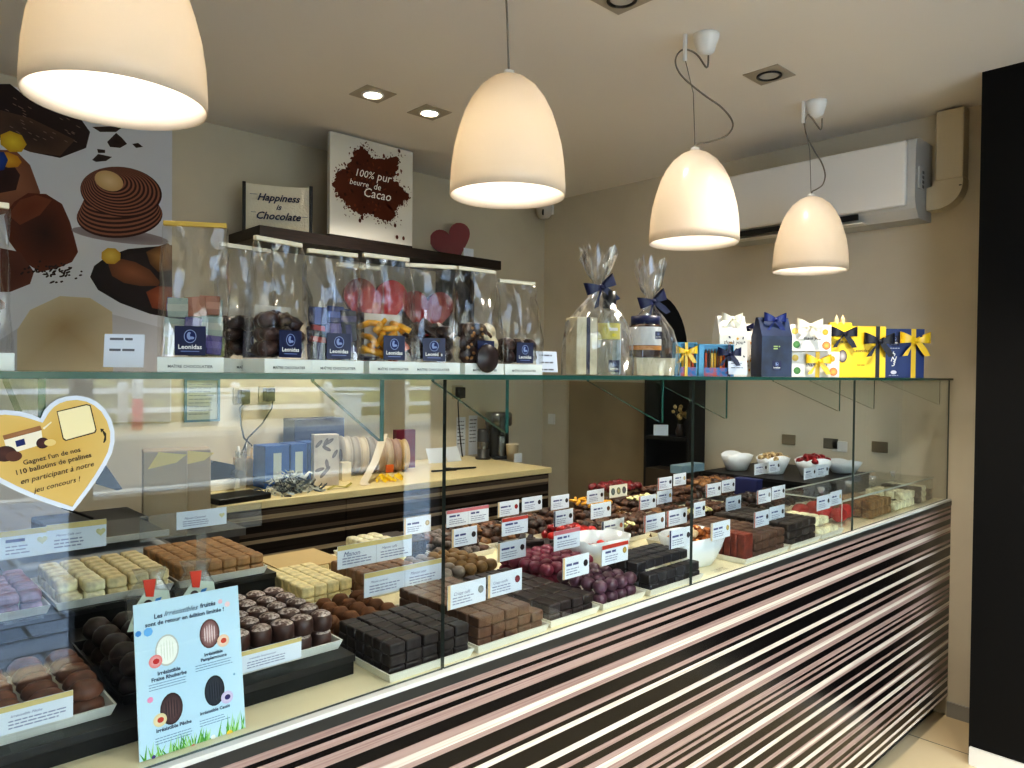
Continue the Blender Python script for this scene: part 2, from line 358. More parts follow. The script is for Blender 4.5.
# ------------------------------------------------------------------ the counter
def stripe_mat(name, shift=0.0, k=1.0, pal=((17, 15, 16), (166, 143, 135), (224, 214, 200))):
    D, P, W = pal
    Z = [(0.9054,'P'),(0.8932,'D'),(0.8844,'P'),(0.8736,'D'),(0.8639,'P'),(0.8468,'D'),(0.8258,'P'),(0.8111,'W'),(0.7979,'P'),(0.7881,'D'),(0.7586,'P'),(0.7474,'D'),(0.739,'W'),(0.7268,'D'),(0.6899,'W'),(0.6766,'D'),(0.6589,'P'),(0.6471,'D'),(0.6294,'P'),(0.6173,'W'),(0.6027,'P'),(0.5882,'D'),(0.5687,'P'),(0.5517,'D'),(0.5444,'P'),(0.5347,'D'),(0.5235,'P'),(0.5127,'D'),(0.4933,'W'),(0.4786,'P'),(0.4679,'D'),(0.442,'P'),(0.4313,'D'),(0.4112,'W'),(0.398,'D'),(0.3735,'P'),(0.3603,'D'),(0.3333,'P'),(0.3269,'W'),(0.3173,'P'),(0.3109,'D'),(0.2885,'W'),(0.2738,'D'),(0.2584,'P'),(0.2437,'D'),(0.2245,'P'),(0.2052,'D'),(0.1892,'P'),(0.1795,'D'),(0.1667,'W'),(0.1538,'D'),(0.1281,'W'),(0.1152,'D'),(0.0991,'W'),(0.0862,'D')]
    C = {'D': D, 'P': P, 'W': W}
    m = bpy.data.materials.new(name); m.use_nodes = True; nt = m.node_tree; b = nt.nodes['Principled BSDF']; L = nt.links.new; N = nt.nodes.new
    tc = N('ShaderNodeTexCoord'); sx = N('ShaderNodeSeparateXYZ'); L(tc.outputs['Object'], sx.inputs[0])
    z = N('ShaderNodeMath'); z.operation = 'MULTIPLY_ADD'; L(sx.outputs['Z'], z.inputs[0]); z.inputs[1].default_value = k; z.inputs[2].default_value = shift
    asc = [(0, 'D')]+[(Z[i+1][0] if i+1 < len(Z) else 0, Z[i][1]) for i in range(len(Z)-1, -1, -1)]
    # band i runs from Z[i+1] up to Z[i]: colour Z[i] lies below Z[i]
    asc = [(0.0, 'D')]
    for i in range(len(Z)-1, 0, -1): asc.append((Z[i][0], Z[i-1][1]))
    asc.append((Z[0][0], 'D'))
    def ramp(part, lo, hi):
        r = N('ShaderNodeValToRGB'); r.color_ramp.interpolation = 'CONSTANT'; e = r.color_ramp.elements
        mr = N('ShaderNodeMapRange'); L(z.outputs[0], mr.inputs[0]); mr.inputs[1].default_value = lo; mr.inputs[2].default_value = hi
        L(mr.outputs[0], r.inputs[0])
        e[0].position = 0; e[0].color = lin(C[part[0][1]]); e[1].position = 1; e[1].color = lin(C[part[-1][1]])
        for p, c in part[1:]:
            q = e.new((p-lo)/(hi-lo)); q.color = lin(C[c])
        return r
    h = len(asc)//2; mid = asc[h][0]
    ra = ramp(asc[:h], 0, mid); rb = ramp(asc[h:], mid, 1)
    gt = N('ShaderNodeMath'); gt.operation = 'GREATER_THAN'; L(z.outputs[0], gt.inputs[0]); gt.inputs[1].default_value = mid
    mx = N('ShaderNodeMix'); mx.data_type = 'RGBA'; L(gt.outputs[0], mx.inputs[0]); L(ra.outputs[0], mx.inputs[6]); L(rb.outputs[0], mx.inputs[7])
    mp = N('ShaderNodeMapping'); mp.inputs['Scale'].default_value = (2.2, 1, 260); L(tc.outputs['Object'], mp.inputs[0])
    no = N('ShaderNodeTexNoise'); no.inputs['Scale'].default_value = 1; no.inputs['Detail'].default_value = 3; L(mp.outputs[0], no.inputs['Vector'])
    rr = N('ShaderNodeValToRGB'); rr.color_ramp.elements[0].position = .35; rr.color_ramp.elements[1].position = .55
    rr.color_ramp.elements[0].color = (.62, .55, .55, 1); rr.color_ramp.elements[1].color = (1, 1, 1, 1); L(no.outputs['Fac'], rr.inputs[0])
    mu = N('ShaderNodeMix'); mu.data_type = 'RGBA'; mu.blend_type = 'MULTIPLY'; mu.inputs[0].default_value = .8
    L(mx.outputs[2], mu.inputs[6]); L(rr.outputs[0], mu.inputs[7]); L(mu.outputs[2], b.inputs['Base Color'])
    b.inputs['Roughness'].default_value = .22; b.inputs['Specular IOR Level'].default_value = .3
    return m
stripes = stripe_mat('striped_laminate')
DECK = .928
X0 = -1.6
counter = thing('display_counter', 'long shop counter with horizontally striped dark and pale laminate front', 'counter', (0, 0, 0))
MB().box(X0, END-.004, .0, .018, .086, .905).obj('striped_front_panel', stripes, counter)
MB().box(X0, END-.004, .055, .8, .0, .086).obj('plinth', mat('plinth_dark', (24, 24, 26), .5), counter)
MB().box(X0, END-.004, .02, .85, .086, .904).obj('body', mat('cabinet_body', (40, 36, 34), .6), counter)
t = MB().box(X0, END-.004, -.002, .0185, .9055, .9225); t.obj('front_trim', mat('trim_dark', (60, 60, 58), .35, .3), counter)
deckm = mat('deck_cream', (236, 224, 190), .4)
MB().box(X0, END-.004, .02, .87, .905, DECK).obj('deck', deckm, counter)
MB().box(X0, END-.004, -.001, .0195, .923, .9305).obj('glass_channel', mat('channel_white', (206, 208, 204), .5), counter)
# staff worktop behind the left end
wt = thing('worktop_cabinet', 'dark low cabinet with grey worktop behind the left end of the display', 'cabinet', (0, 0, 0))
MB().prism([(-1.2, .9), (.76, .9), (.76, 1.40), (1.02, 1.40), (1.02, 1.62), (-1.2, 1.62)], 2, 0, .9).obj('carcass', darkwood, wt)
MB().prism([(-1.22, .885), (.775, .885), (.775, 1.385), (1.035, 1.385), (1.035, 1.64), (-1.22, 1.64)], 2, .9005, .925).obj('worktop', mat('worktop_grey', (92, 90, 88), .4), wt)

def pane(name, x0, x1, y0, y1, z0, z1, parent=None, big=1, m=None, edge=None):
    mb = MB().box(x0, x1, y0, y1, z0, z1); mb.bm.normal_update()
    for f in mb.bm.faces:
        n = f.normal; f.material_index = 0 if abs(n[big]) > .9 else 1
    return mb.obj(name, [m or glass, edge or glass_dark], parent)
seams = [-.75, .794, 1.566, 2.53, END-.01]
wh = ['at the heart sign end', 'between the first and the second joint', 'between the second and the third joint', 'ending at the beige wall']
for k in range(4):
    t = thing('front_glass_pane', 'tall clear upright glass pane of the display, '+wh[k], 'glass pane', (0, 0, 0), group='upright panes of the glass display')
    pane('pane', seams[k]+.0015, seams[k+1]-.0015, .0115, .0175, .931, 1.4365, t)
    X = [(.193, .668), (.946, 1.444), (1.728, 2.424), (2.71, 3.408)][k]
    for x in X:
        mb = MB().prism([(.0185, 1.336), (.024, 1.336), (.25, 1.43), (.25, 1.4365), (.0185, 1.4365)], 0, x-.004, x+.004); mb.bm.normal_update()
        for f in mb.bm.faces: f.material_index = 0 if abs(f.normal.x) > .9 else 1
        mb.obj('bracket', [glass, glass_edge], t)
sh = thing('glass_shelf', 'long green-edged glass shelf lying along the top of the display', 'shelf', (0, 0, 0))
pane('shelf_plate', X0, END-.006, .0, .34, 1.437, 1.4455, sh, big=2, edge=glass_edge)
SH = 1.4457

# black stepped risers under the trays on the left
for (x0, x1, y0, y1, z, lab) in [(-.5, .672, .1, .556, .963, 'low black wooden display step carrying the front trays on the left'),
                                 (-.5, .748, .56, .86, .997, 'tall black wooden display step behind, carrying the caramel and lilac trays'),
                                 (2.95, 3.51, .332, .86, 1.01, 'black display step by the beige wall carrying the white bowls')]:
    t = thing('display_riser', lab, 'display step', ((x0+x1)/2, (y0+y1)/2, DECK)); hx, hy = (x1-x0)/2, (y1-y0)/2
    MB().box(-hx, hx, -hy, hy, z-DECK-.012, z-DECK, .001).obj('top', blackwood, t)
    MB().box(-hx+.002, hx-.002, -hy+.003, hy-.002, .0008, z-DECK-.0125).obj('body', mat('riser_black', (10, 9, 9), .6, spec=.3), t)
# ------------------------------------------------------------------ pendant lamps
def shade_mat():
    m = bpy.data.materials.new('opal_glass'); m.use_nodes = True; nt = m.node_tree; N = nt.nodes.new; L = nt.links.new
    for n in list(nt.nodes): nt.nodes.remove(n)
    out = N('ShaderNodeOutputMaterial'); d = N('ShaderNodeBsdfDiffuse'); t = N('ShaderNodeBsdfTranslucent'); g = N('ShaderNodeBsdfGlossy')
    d.inputs[0].default_value = lin((240, 233, 224)); t.inputs[0].default_value = (.66, .60, .50, 1); g.inputs['Roughness'].default_value = .25
    a = N('ShaderNodeMixShader'); a.inputs[0].default_value = .55; L(d.outputs[0], a.inputs[1]); L(t.outputs[0], a.inputs[2])
    b = N('ShaderNodeMixShader'); b.inputs[0].default_value = .03; L(a.outputs[0], b.inputs[1]); L(g.outputs[0], b.inputs[2])
    L(b.outputs[0], out.inputs[0]); return m
opal = shade_mat(); bulbm = mat('bulb_glow', (255, 214, 150), .5, emit=2, ecol=(255, 232, 200))
cordm = mat('grey_cord', (120, 112, 100), .5)
R = .1475
prof = [(R, 0), (R*.997, .03), (R*.975, .08), (R*.93, .125), (R*.86, .165), (R*.76, .21), (R*.64, .245), (R*.49, .275), (R*.3, .297), (R*.13, .308), (.0, .311)]
prof_in = [(0, .307), (R*.12, .304), (R*.29, .293), (R*.47, .271), (R*.62, .241), (R*.74, .207), (R*.84, .163), (R*.91, .124), (R*.955, .08), (R*.978, .03), (R*.98, .0), (R, 0)]
shade_me = MB().lathe(prof[::-1][:-1]+[(R, 0)], 48).mesh('lamp_shade', opal)
def lamp_mesh():
    mb = MB(); mb.lathe(prof_in[:-1]+prof, 48); return mb.mesh('lamp_shade', opal)
shade_me = lamp_mesh()
bulb_me = MB().ball((0, 0, .17), .03, 3).mesh('bulb', bulbm)
rose_me = MB().lathe([(0, 0), (.012, 0), (.03, -.012), (.042, -.05), (.042, -.062), (0, -.062)][::-1], 24).mesh('ceiling_rose', white)
rose_me.transform(Matrix.Translation((0, 0, .0)))
lampdefs = [(.386, 'large cream bell pendant lamp at the left, cut by the top of the picture', 0),
            (1.285, 'cream bell pendant lamp above the clear bags, second along the counter', 0),
            (2.135, 'cream bell pendant lamp on a looping cord over the cellophane gifts', 1),
            (2.995, 'smallest-looking cream bell pendant lamp, hanging in front of the air conditioner', 2)]
for i, (x, lab, loop) in enumerate(lampdefs):
    z0 = [1.917, 1.9, 1.888, 1.882][i]; y = [.432, .39, .39, .39][i]
    t = thing('pendant_lamp', lab, 'lamp', (x, y, z0), 0, 'cream pendant lamps over the counter')
    link('lamp_shade', shade_me, t); b = link('bulb', bulb_me, t)
    top = CEIL-z0
    rx, ry = (0, 0) if loop == 0 else ((.025, -.02) if loop == 1 else (.01, -.01))
    ro = MB().lathe([(0, 0), (.012, 0), (.028, .012), (.043, .055), (.043, .068), (0, .068)], 24, rx, ry); ro.xform(Matrix.Translation((0, 0, top-.0685))); ro.obj('ceiling_rose', white, t)
    hook = MB().box(-.035, -.025, .02, .03, top-.09, top-.0005); hook.obj('cord_hook', white, t)
    if loop == 0: MB().tube([(0, 0, .311), (-.004, .002, .42), (-.01, .006, .55), (0, 0, top-.06)], .003).obj('cord', cordm, t)
    else:
        s = 1 if loop == 1 else .45
        a = Vector((.7, -.7, 0))   # sag towards the aisle
        P = [(0, .311), (.004, .33), (.05*s, .34), (.105*s, .36), (.125*s, .40), (.09*s, .45), (.02*s, .50), (-.05*s, .56), (-.07*s, .61), (-.045*s, .645), (0*s, .63), (.035, .585), (.04, top-.07)]
        MB().tube(smooth([(a.x*u, a.y*u, h) for u, h in P]), .003).obj('cord', cordm, t)
        MB().tube([(0, 0, .311), (-.006, .006, .5), (-.03, .025, top-.08)], .0014).obj('suspension_wire', cordm, t)
    MB().lathe([(0, .306), (.016, .306), (.014, .318), (.004, .322), (0, .322)], 12).obj('cap', white, t)
    l = bpy.data.lights.new('lamp_light', 'POINT'); l.energy = 3.4; l.color = (1, .92, .80); l.shadow_soft_size = .035
    lo = link('lamp_light', l, t); lo.location = (0, 0, .125)

# ------------------------------------------------------------------ ceiling spotlights
spotglow = mat('spot_glow', (255, 246, 226), .4, emit=22, ecol=(255, 240, 214))
for (x, y, lab, on) in [(1.653, 1.606, 'lit square recessed ceiling spotlight above the cocoa sign', 1), (1.946, 1.613, 'lit square recessed ceiling spotlight, second one from the left lamp', 1),
                        (2.612, .382, 'square recessed ceiling spotlight with dark ring, near the third lamp', 0), (at(622, -2, 2, CEIL).x, at(622, -2, 2, CEIL).y, 'square recessed ceiling spotlight cut by the top edge of the picture', 0),
                        (2.1, -.26, 'added unseen ceiling spotlight over the aisle near the front glass, brightening the wall strip', 2), (1.2, -1.3, 'added unseen ceiling spotlight over the middle of the aisle, brightening the floor', 2)]:  # both aisle spotlights are unseen additions that brighten floor and wall
    t = thing('ceiling_spotlight', lab, 'spotlight', (x, y, CEIL), 0, 'recessed spotlights in the ceiling'); h = .07
    MB().box(-h, h, -h, h, -.004, -.0005, .001).obj('trim_plate', mat('spot_plate', (176, 168, 152), .5), t)
    MB().lathe([(.046, -.0045), (.046, -.009), (.036, -.009), (.036, -.0045)], 28).obj('ring', white if on else black, t)
    MB().lathe([(0, -.0055), (.035, -.0055)], 24).obj('lens', spotglow if on else mat('spot_lens', (200, 196, 188), .2), t)
    l = bpy.data.lights.new('spot_light', 'SPOT'); l.energy = [8, 30, 70][on]; l.color = (1, .91, .78); l.spot_size = 1.9; l.spot_blend = .6; l.shadow_soft_size = .03
    lo = link('spot_light', l, t); lo.location = (0, 0, -.03)

# ------------------------------------------------------------------ air conditioner and its pipe cover
ac = thing('air_conditioner', 'white wall-mounted air conditioner unit high on the right wall', 'air conditioner', (3.3, 0, 0))
xf = 0.0; D = END-3.3
body = [(D-.002, 2.12), (D-.002, 2.45), (.06, 2.452), (.03, 2.44), (.022, 2.40), (.02, 2.2), (.035, 2.155), (.075, 2.118)]
acw = mat('ac_white', (226, 224, 220), .35)
MB().prism([(p[0], p[1]) for p in body], 1, .1, 1.0).obj('body', mat('ac_body', (190, 190, 186), .45), ac)
fp = MB().box(.0, .02, .13, 1.0, 2.165, 2.437, .0095, 3); fp.obj('front_panel', acw, ac)
MB().box(.02, .028, .33, .97, 2.135, 2.16).obj('air_slot', black, ac)
fl = MB().box(.012, .075, .31, .98, 2.117, 2.121); fl.obj('flap', acw, ac)
MB().box(.05, .1, .094, .0998, 2.24, 2.33).obj('side_mark', mat('ac_mark', (196, 196, 192), .5), ac)
for q in range(4): MB().box(.085, .105, .0925, .0938, 2.245+q*.02, 2.257+q*.02).obj('embossed_mark', mat('ac_emboss', (120, 120, 116), .5), ac)
tr = thing('pipe_cover', 'beige plastic pipe cover running from the air conditioner up to the ceiling', 'pipe cover', (END, 0, 0))
tm = mat('pipe_cover', (205, 194, 170), .5)
MB().box(-.075, -.0005, -.04, .066, 2.28, 2.572, .006).obj('vertical_duct', tm, tr)
arc = [(.098, 2.16)]+[(-.04+.0+.1-.1*math.cos(a)-.0, 2.26-.1*math.sin(a)) for a in [PI/2*k/8 for k in range(8, -1, -1)]]+[(-.04, 2.279), (.066, 2.279), (.07, 2.262), (.098, 2.255)]
MB().prism(arc, 0, -.075, -.0005).obj('elbow', tm, tr)
MB().box(-.0765, -.0755, -.036, -.026, 2.245, 2.25).obj('clip', black, tr)

# dome camera in the corner
t = thing('security_camera', 'small white dome security camera up in the wall corner', 'camera', (3.43, 2.36, 2.5))
MB().lathe([(0, .06), (.05, .06), (.055, .02), (.05, -.02), (.035, -.045), (0, -.055)][::-1], 20).obj('housing', mat('cam_white', (200, 196, 188), .4), t)
ln = MB().lathe([(0, .012), (.018, .01), (.02, 0)], 16); ln.xform(Matrix.Translation((-.04, -.035, -.02)) @ Matrix.Rotation(-.75, 4, 'Z') @ Matrix.Rotation(-PI/2, 4, 'Y')); ln.obj('lens', black, t)
MB().box(.04, .09, .0, .08, -.01, .05).obj('mount', white, t)

# ------------------------------------------------------------------ big chocolate poster on the back wall
PY = BACK-.012
bl = Vector((-.35, PY, 1.22)); S = Sheet(bl, Vector((1.146, PY, 1.22)), Vector((-.35, PY, 2.54)))
po = thing('wall_poster', 'large wall poster of chocolates, a swirled praline and almonds on a dark plate', 'poster', bl)
MB().box(0, S.w, .0, .011, 0, S.h).obj('panel', mat('poster_edge', (170, 172, 176), .6), po)
k = Ink(); U = lambda *p: [S.uv(*q) for q in p]
k.poly([(0, 0), (S.w, 0), (S.w, S.h), (0, S.h)], (206, 208, 216), (216, 216, 220))
k.poly(U((0, 420), (0, 340), (60, 300), (170, 330), (170, 422)), (190, 190, 196), (206, 204, 206))
# broken slab at top
k.poly(U((-30, 84), (10, 84), (25, 96), (60, 110), (80, 118), (90, 132), (86, 148), (60, 158), (30, 152), (0, 138), (-30, 130)), (50, 34, 30), (38, 22, 22))
k.poly(U((0, 110), (30, 118), (75, 140), (60, 156), (30, 152), (0, 140)), (84, 60, 48), (52, 36, 30))
for _ in range(40):
    x, y = S.uv(random.uniform(5, 80), random.uniform(98, 142)); k.ell(x, y, .008, .002, (120, 96, 88), rot=-.4, n=6)
# nuts and round chocolate at the left edge
k.poly(U((-20, 150), (15, 150), (30, 165), (40, 192), (38, 205), (0, 215), (-20, 210)), (120, 74, 52), (150, 100, 72))
k.poly(U((-10, 165), (10, 160), (20, 175), (16, 190), (-10, 195)), (60, 30, 22), (46, 22, 18))
k.ell(*S.uv(13, 142), .045, .042, (190, 150, 30), (226, 200, 60), n=7)
k.ell(*S.uv(8, 160), .045, .03, (190, 130, 30), (220, 170, 50), n=8)
k.poly(U((-10, 152), (4, 152), (8, 160), (4, 170), (-10, 172)), (20, 50, 120), (30, 70, 150))
# powdered truffle
k.poly(U((4, 216), (14, 202), (28, 193), (46, 194), (62, 204), (70, 222), (75, 240), (78, 252), (72, 262), (58, 268), (40, 272), (24, 262), (8, 240)), (96, 44, 22), (46, 20, 14))
k.poly(U((8, 215), (20, 200), (36, 195), (52, 200), (40, 215), (20, 225)), (120, 62, 36), (110, 52, 26))
k.poly(U((0, 248), (20, 252), (34, 272), (30, 284), (10, 292), (0, 292)), (96, 50, 34), (84, 40, 26))
for _ in range(60):
    x, y = S.uv(random.gauss(55, 14), random.gauss(272, 4)); k.ell(x, y, random.uniform(.003, .012), .004, (44, 24, 20), rot=random.random(), n=6)
# chips
for p in ([(92, 127), (124, 126), (116, 132), (100, 132)], [(107, 142), (116, 133), (122, 138), (127, 144), (120, 148), (110, 147)], [(132, 144), (138, 143), (143, 147), (136, 148)], [(92, 160), (98, 154), (112, 157), (106, 161), (96, 162)], [(97, 149), (105, 150), (105, 153), (98, 153)]):
    k.poly(U(*p), (58, 40, 34), (36, 22, 20))
# swirl praline: two piped tiers of ridges
def tier(cx, cy, a, b, tx, ty, ta, tb, n, rot=0):
    for q in range(n):
        f = q/(n-1); x, y = cx+(tx-cx)*f, cy+(ty-cy)*f; aa, bb = a+(ta-a)*f, b+(tb-b)*f
        pts = [(x+aa*math.cos(t)*math.cos(rot)-bb*math.sin(t)*math.sin(rot), y+aa*math.cos(t)*math.sin(rot)+bb*math.sin(t)*math.cos(rot)) for t in [2*PI*w/40 for w in range(40)]]
        k.poly(U(*pts), *(((58, 30, 24), (76, 42, 32)) if q % 2 == 0 else ((146, 94, 74), (126, 78, 60))))
k.ell(*S.uv(122, 236), .19, .03, (150, 140, 144), (120, 106, 108))
tier(119.5, 216, 43, 22, 119, 196, 34, 10, 15, -.05)
tier(121, 192, 41, 25, 111, 181, 13, 8, 19, .12)
k.ell(*S.uv(109, 181), .055, .042, (196, 160, 112), (222, 196, 150), rot=-.1)
# plate with almonds
k.poly(U((90, 277), (94, 266), (106, 257), (128, 249), (172, 245), (172, 318), (150, 314), (120, 303), (98, 290)), (34, 26, 28), (58, 46, 48))
k.poly(U((98, 276), (108, 264), (130, 254), (172, 250), (172, 308), (140, 302), (112, 290)), (44, 34, 36), (50, 40, 42))
k.poly(U((108, 264), (113, 259), (122, 259), (135, 262), (150, 270), (160, 282), (158, 286), (140, 286), (124, 283), (112, 276)), (110, 66, 44), (150, 96, 66))
k.ell(*S.uv(111, 256), .04, .035, (190, 150, 50), (220, 190, 90), n=8, rot=.4)
k.poly(U((146, 252), (156, 247), (168, 243), (172, 248), (172, 270), (158, 272), (150, 264)), (100, 66, 40), (176, 130, 80))
k.poly(U((146, 292), (158, 286), (172, 287), (172, 312), (152, 308)), (130, 66, 44), (170, 96, 64))
# pale big round shape at bottom left
k.poly(U((17, 330), (30, 310), (60, 296), (90, 298), (112, 312), (113, 371), (17, 371)), (204, 190, 160), (170, 146, 108))
pp = k.obj(po); pp.rotation_euler = (PI/2, 0, 0); pp.location = (0, -.0005, 0)

# ------------------------------------------------------------------ high wall shelf with bag, sign and heart box
SZ = 2.083; SY = 2.11
ws = thing('wall_shelf', 'dark brown wall shelf above the clear bags, holding the cocoa sign', 'shelf', (0, 0, 0))
MB().box(1.405, 2.83, SY, BACK-.001, SZ-.05, SZ).obj('board', darkwood, ws)
MB().box(2.62, 2.65, SY+.02, BACK-.001, 1.62, SZ-.0505).obj('bracket_upright', darkwood, ws)
MB().box(1.9, 2.75, SY+.05, BACK-.001, 1.6, 1.62).obj('lower_board', darkwood, ws)
# cocoa sign on a dark stand
sg = thing('cocoa_sign', 'square white sign with splash of cocoa powder, standing on the high shelf', 'sign', (1.745, SY, SZ))
hh = .487; w = .47; BS = .03
MB().box(0, w, .0, .1, .0005, .008).obj('stand', darkwood, sg)
MB().box(0, w, .002, .027, .0085, .487).obj('board', mat('sign_white', (216, 214, 206), .5), sg)
S = Sheet(Vector((1.745, SY+.002, SZ+.0085)), Vector((2.215, SY+.002, SZ+.0085)), Vector((1.745, SY+.002, SZ+.487)))
k = Ink(); q = lambda a: (lambda p: p)(S.uv(220+a[0]/5.12, 120+a[1]/5.12))
out = [(715, 135), (745, 150), (770, 190), (800, 205), (850, 192), (905, 192), (922, 205), (905, 250), (888, 300), (920, 330), (935, 360), (975, 400), (940, 420), (915, 450), (890, 470), (895, 500), (870, 520), (840, 518), (800, 492), (760, 482), (720, 490), (690, 470), (672, 462), (650, 435), (628, 400), (600, 380), (576, 340), (586, 300), (602, 268), (640, 252), (660, 220), (680, 170)]
dense = []
for a, b in zip(out, out[1:]+out[:1]):
    for t in range(5):
        f = t/5; dense.append((a[0]+(b[0]-a[0])*f+random.uniform(-9, 9), a[1]+(b[1]-a[1])*f+random.uniform(-9, 9)))
k.poly([q(p) for p in dense], (92, 42, 22), (70, 26, 14))
for _ in range(380):
    a = random.choice(dense); f = random.gauss(1.0, .08); x = 770+(a[0]-770)*f+random.gauss(0, 9); y = 340+(a[1]-340)*f+random.gauss(0, 9)
    u, v = q((x, y))
    if .01 < u < .46 and .01 < v < .47: k.ell(u, v, random.uniform(.001, .006), random.uniform(.001, .005), (86, 38, 20), rot=random.random()*3, n=6)
for _ in range(90):
    x, y = random.gauss(760, 70), random.gauss(330, 70); u, v = q((x, y)); k.ell(u, v, random.uniform(.004, .012), random.uniform(.003, .008), random.choice([(112, 52, 26), (60, 22, 12), (98, 44, 22)]), rot=random.random()*3, n=7)
for p in ((895, 540), (905, 600), (938, 606), (725, 500), (715, 515)):
    u, v = q(p); k.ell(u, v, .008, .011, (80, 34, 20), n=8)
o = k.obj(sg); o.rotation_euler = (PI/2, 0, 0); o.location = (0, .002-.0004, .0085)
def wtext(body, px, py, wpx, S, parent, dy, shear=.25, m=whitetxt, bold=.004):
    u, v = S.uv(px, py); t = text(body, 0, 0, wpx, m, parent, shear, bold); t.rotation_euler = (PI/2, 0, 0); t.location = (u, dy, v+.0085)
cx = lambda x, y: (220+x/5.12, 120+y/5.12)
wtext('100%', *cx(742, 280), .105, S, sg, -.0035); wtext('pur', *cx(838, 298), .09, S, sg, -.0035)
wtext('beurre', *cx(710, 325), .105, S, sg, -.0035); wtext('de', *cx(803, 345), .04, S, sg, -.0035); wtext('Cacao', *cx(805, 385), .155, S, sg, -.0035)
# canvas bag
bg = thing('canvas_bag', 'small cream canvas bag with black side gussets and lettering on the high shelf', 'bag', (1.36+.06, 2.31, SZ), 0)
pA = at(244, 232, 1, 2.31); pB = at(313, 238, 1, 2.17)
d = pB-pA; d.z = 0; w = d.length; bg.location = (pA.x, pA.y, SZ+.0005); bg.rotation_euler = (0, 0, math.atan2(d.y, d.x)); bh = .222
mb = MB(); n = 9
for s in (0, .05):
    rows = []
    for j in range(7):
        v = j/6; row = []
        for i in range(n):
            u = i/(n-1); x = u*w*(1-.03*v)+.015*w*v; yy = s+(-1 if s == 0 else 1)*.006*math.sin(PI*u)*(1-v)+.004*math.sin(5*u+3*v)
            row.append(mb.bm.verts.new((x, yy, bh*v-(.006*math.sin(PI*u) if j == 6 else 0))))
        rows.append(row)
    for a, b in zip(rows, rows[1:]):
        for i in range(n-1): mb.bm.faces.new((a[i], a[i+1], b[i+1], b[i])).smooth = True
mb.obj('canvas', mat('canvas_cream', (228, 220, 200), .9, bump=.3, bscale=120), bg)
mb = MB(); mb.box(-.008, .007, -.006, .056, 0, bh+.006, .003); mb.obj('gusset', black, bg)
mb = MB(); mb.box(w-.018, w-.002, -.006, .056, 0, bh+.006, .003); mb.obj('gusset', black, bg)
for (s, y, ww) in (('Happiness', .158, w*.62), ('is', .116, w*.08), ('Chocolate', .074, w*.64)):
    t = text(s, 0, 0, ww, navytxt, bg, .35, .022); t.rotation_euler = (PI/2, 0, 0); t.location = (w*.5, -.013, y)
for x0, x1, z in ((.025, w*.19, .17), (.03, w*.17, .088), (w*.83, w-.025, .078)): MB().box(x0, x1, -.0128, -.0122, z, z+.0018).obj('lettering_flourish', navytxt, bg)
# heart boxes
def heart_pts(n=40): return [(16*math.sin(t)**3/17, (13*math.cos(t)-5*math.cos(2*t)-2*math.cos(3*t)-math.cos(4*t))/17) for t in [2*PI*k/n for k in range(n)]]
def heart_box(lab, x, y, z, s, lean=0):
    z += .006
    t = thing('heart_box', lab, 'box', (x, y, z), -.35, 'red heart-shaped boxes by the back wall')
    zb = min(p[1] for p in heart_pts())*s
    MB().prism([(p[0]*s, p[1]*s-zb) for p in heart_pts()], 1, -.03, .03).obj('base', mat('heart_red_dark', (84, 8, 14), .5), t)
    MB().prism([(p[0]*s*1.03, p[1]*s*1.03-zb) for p in heart_pts()], 1, -.042, -.0305).obj('lid', mat('heart_red', (124, 8, 16), .4), t)
    return t
heart_box('red heart-shaped box standing on the high shelf beside the cocoa sign', 2.745, 2.385, SZ+.0035, .125).rotation_euler = (0, -.38, -.6)
heart_box('red heart-shaped box on the low shelf, behind the fourth clear bag', 2.10, 2.28, 1.6235, .17)
heart_box('red heart-shaped box on the low shelf beside the bracket', 2.43, 2.28, 1.6235, .15)
t = thing('price_tag', 'tiny white price tag at the edge of the high shelf under the heart box', 'price tag', (2.6, SY+.012, SZ))
MB().box(-.035, .035, 0, .002, .0, .045).obj('card', paper, t); MB().box(-.035, .035, .0022, .02, .0005, .003).obj('foot', acrylic, t)

# ------------------------------------------------------------------ clear bags on the glass shelf
labme = MB().box(-.0185, .0185, -.0008, 0, 0, .037).mesh('brand_label', navy)
k = Ink(); k.ell(0, .024, .0075, .0085, (150, 164, 200)); k.ell(0, .024, .0066, .0076, navyc := (26, 38, 90)); k.ell(-.001, .0245, .003, .005, (140, 156, 196)); k.ell(.002, .0255, .0022, .003, (26, 38, 90)); k.ell(.002, .022, .003, .0018, (140, 156, 196)); k.rect(-.011, .0045, .011, .0056, (120, 134, 180))
emblem_me = k.mesh('emblem')
brand_me = text_mesh('Leonidas', .028, whitetxt, 0, .02)
maitre_me = text_mesh('MAÎTRE CHOCOLATIER', .06, mat('ink_grey', (90, 96, 104), .6), 0, .01)
def face(o, x, y, z): o.rotation_euler = (PI/2, 0, 0); o.location = (x, y, z); return o
def brand_label(parent, x, y, z, s=1.0):
    l = link('brand_label', labme, parent); l.location = (x, y, z); l.scale = (s, s, s)
    face(link('emblem', emblem_me, l), 0, -.0008, 0); face(link('lettering', brand_me, l), 0, -.0013, .0105)
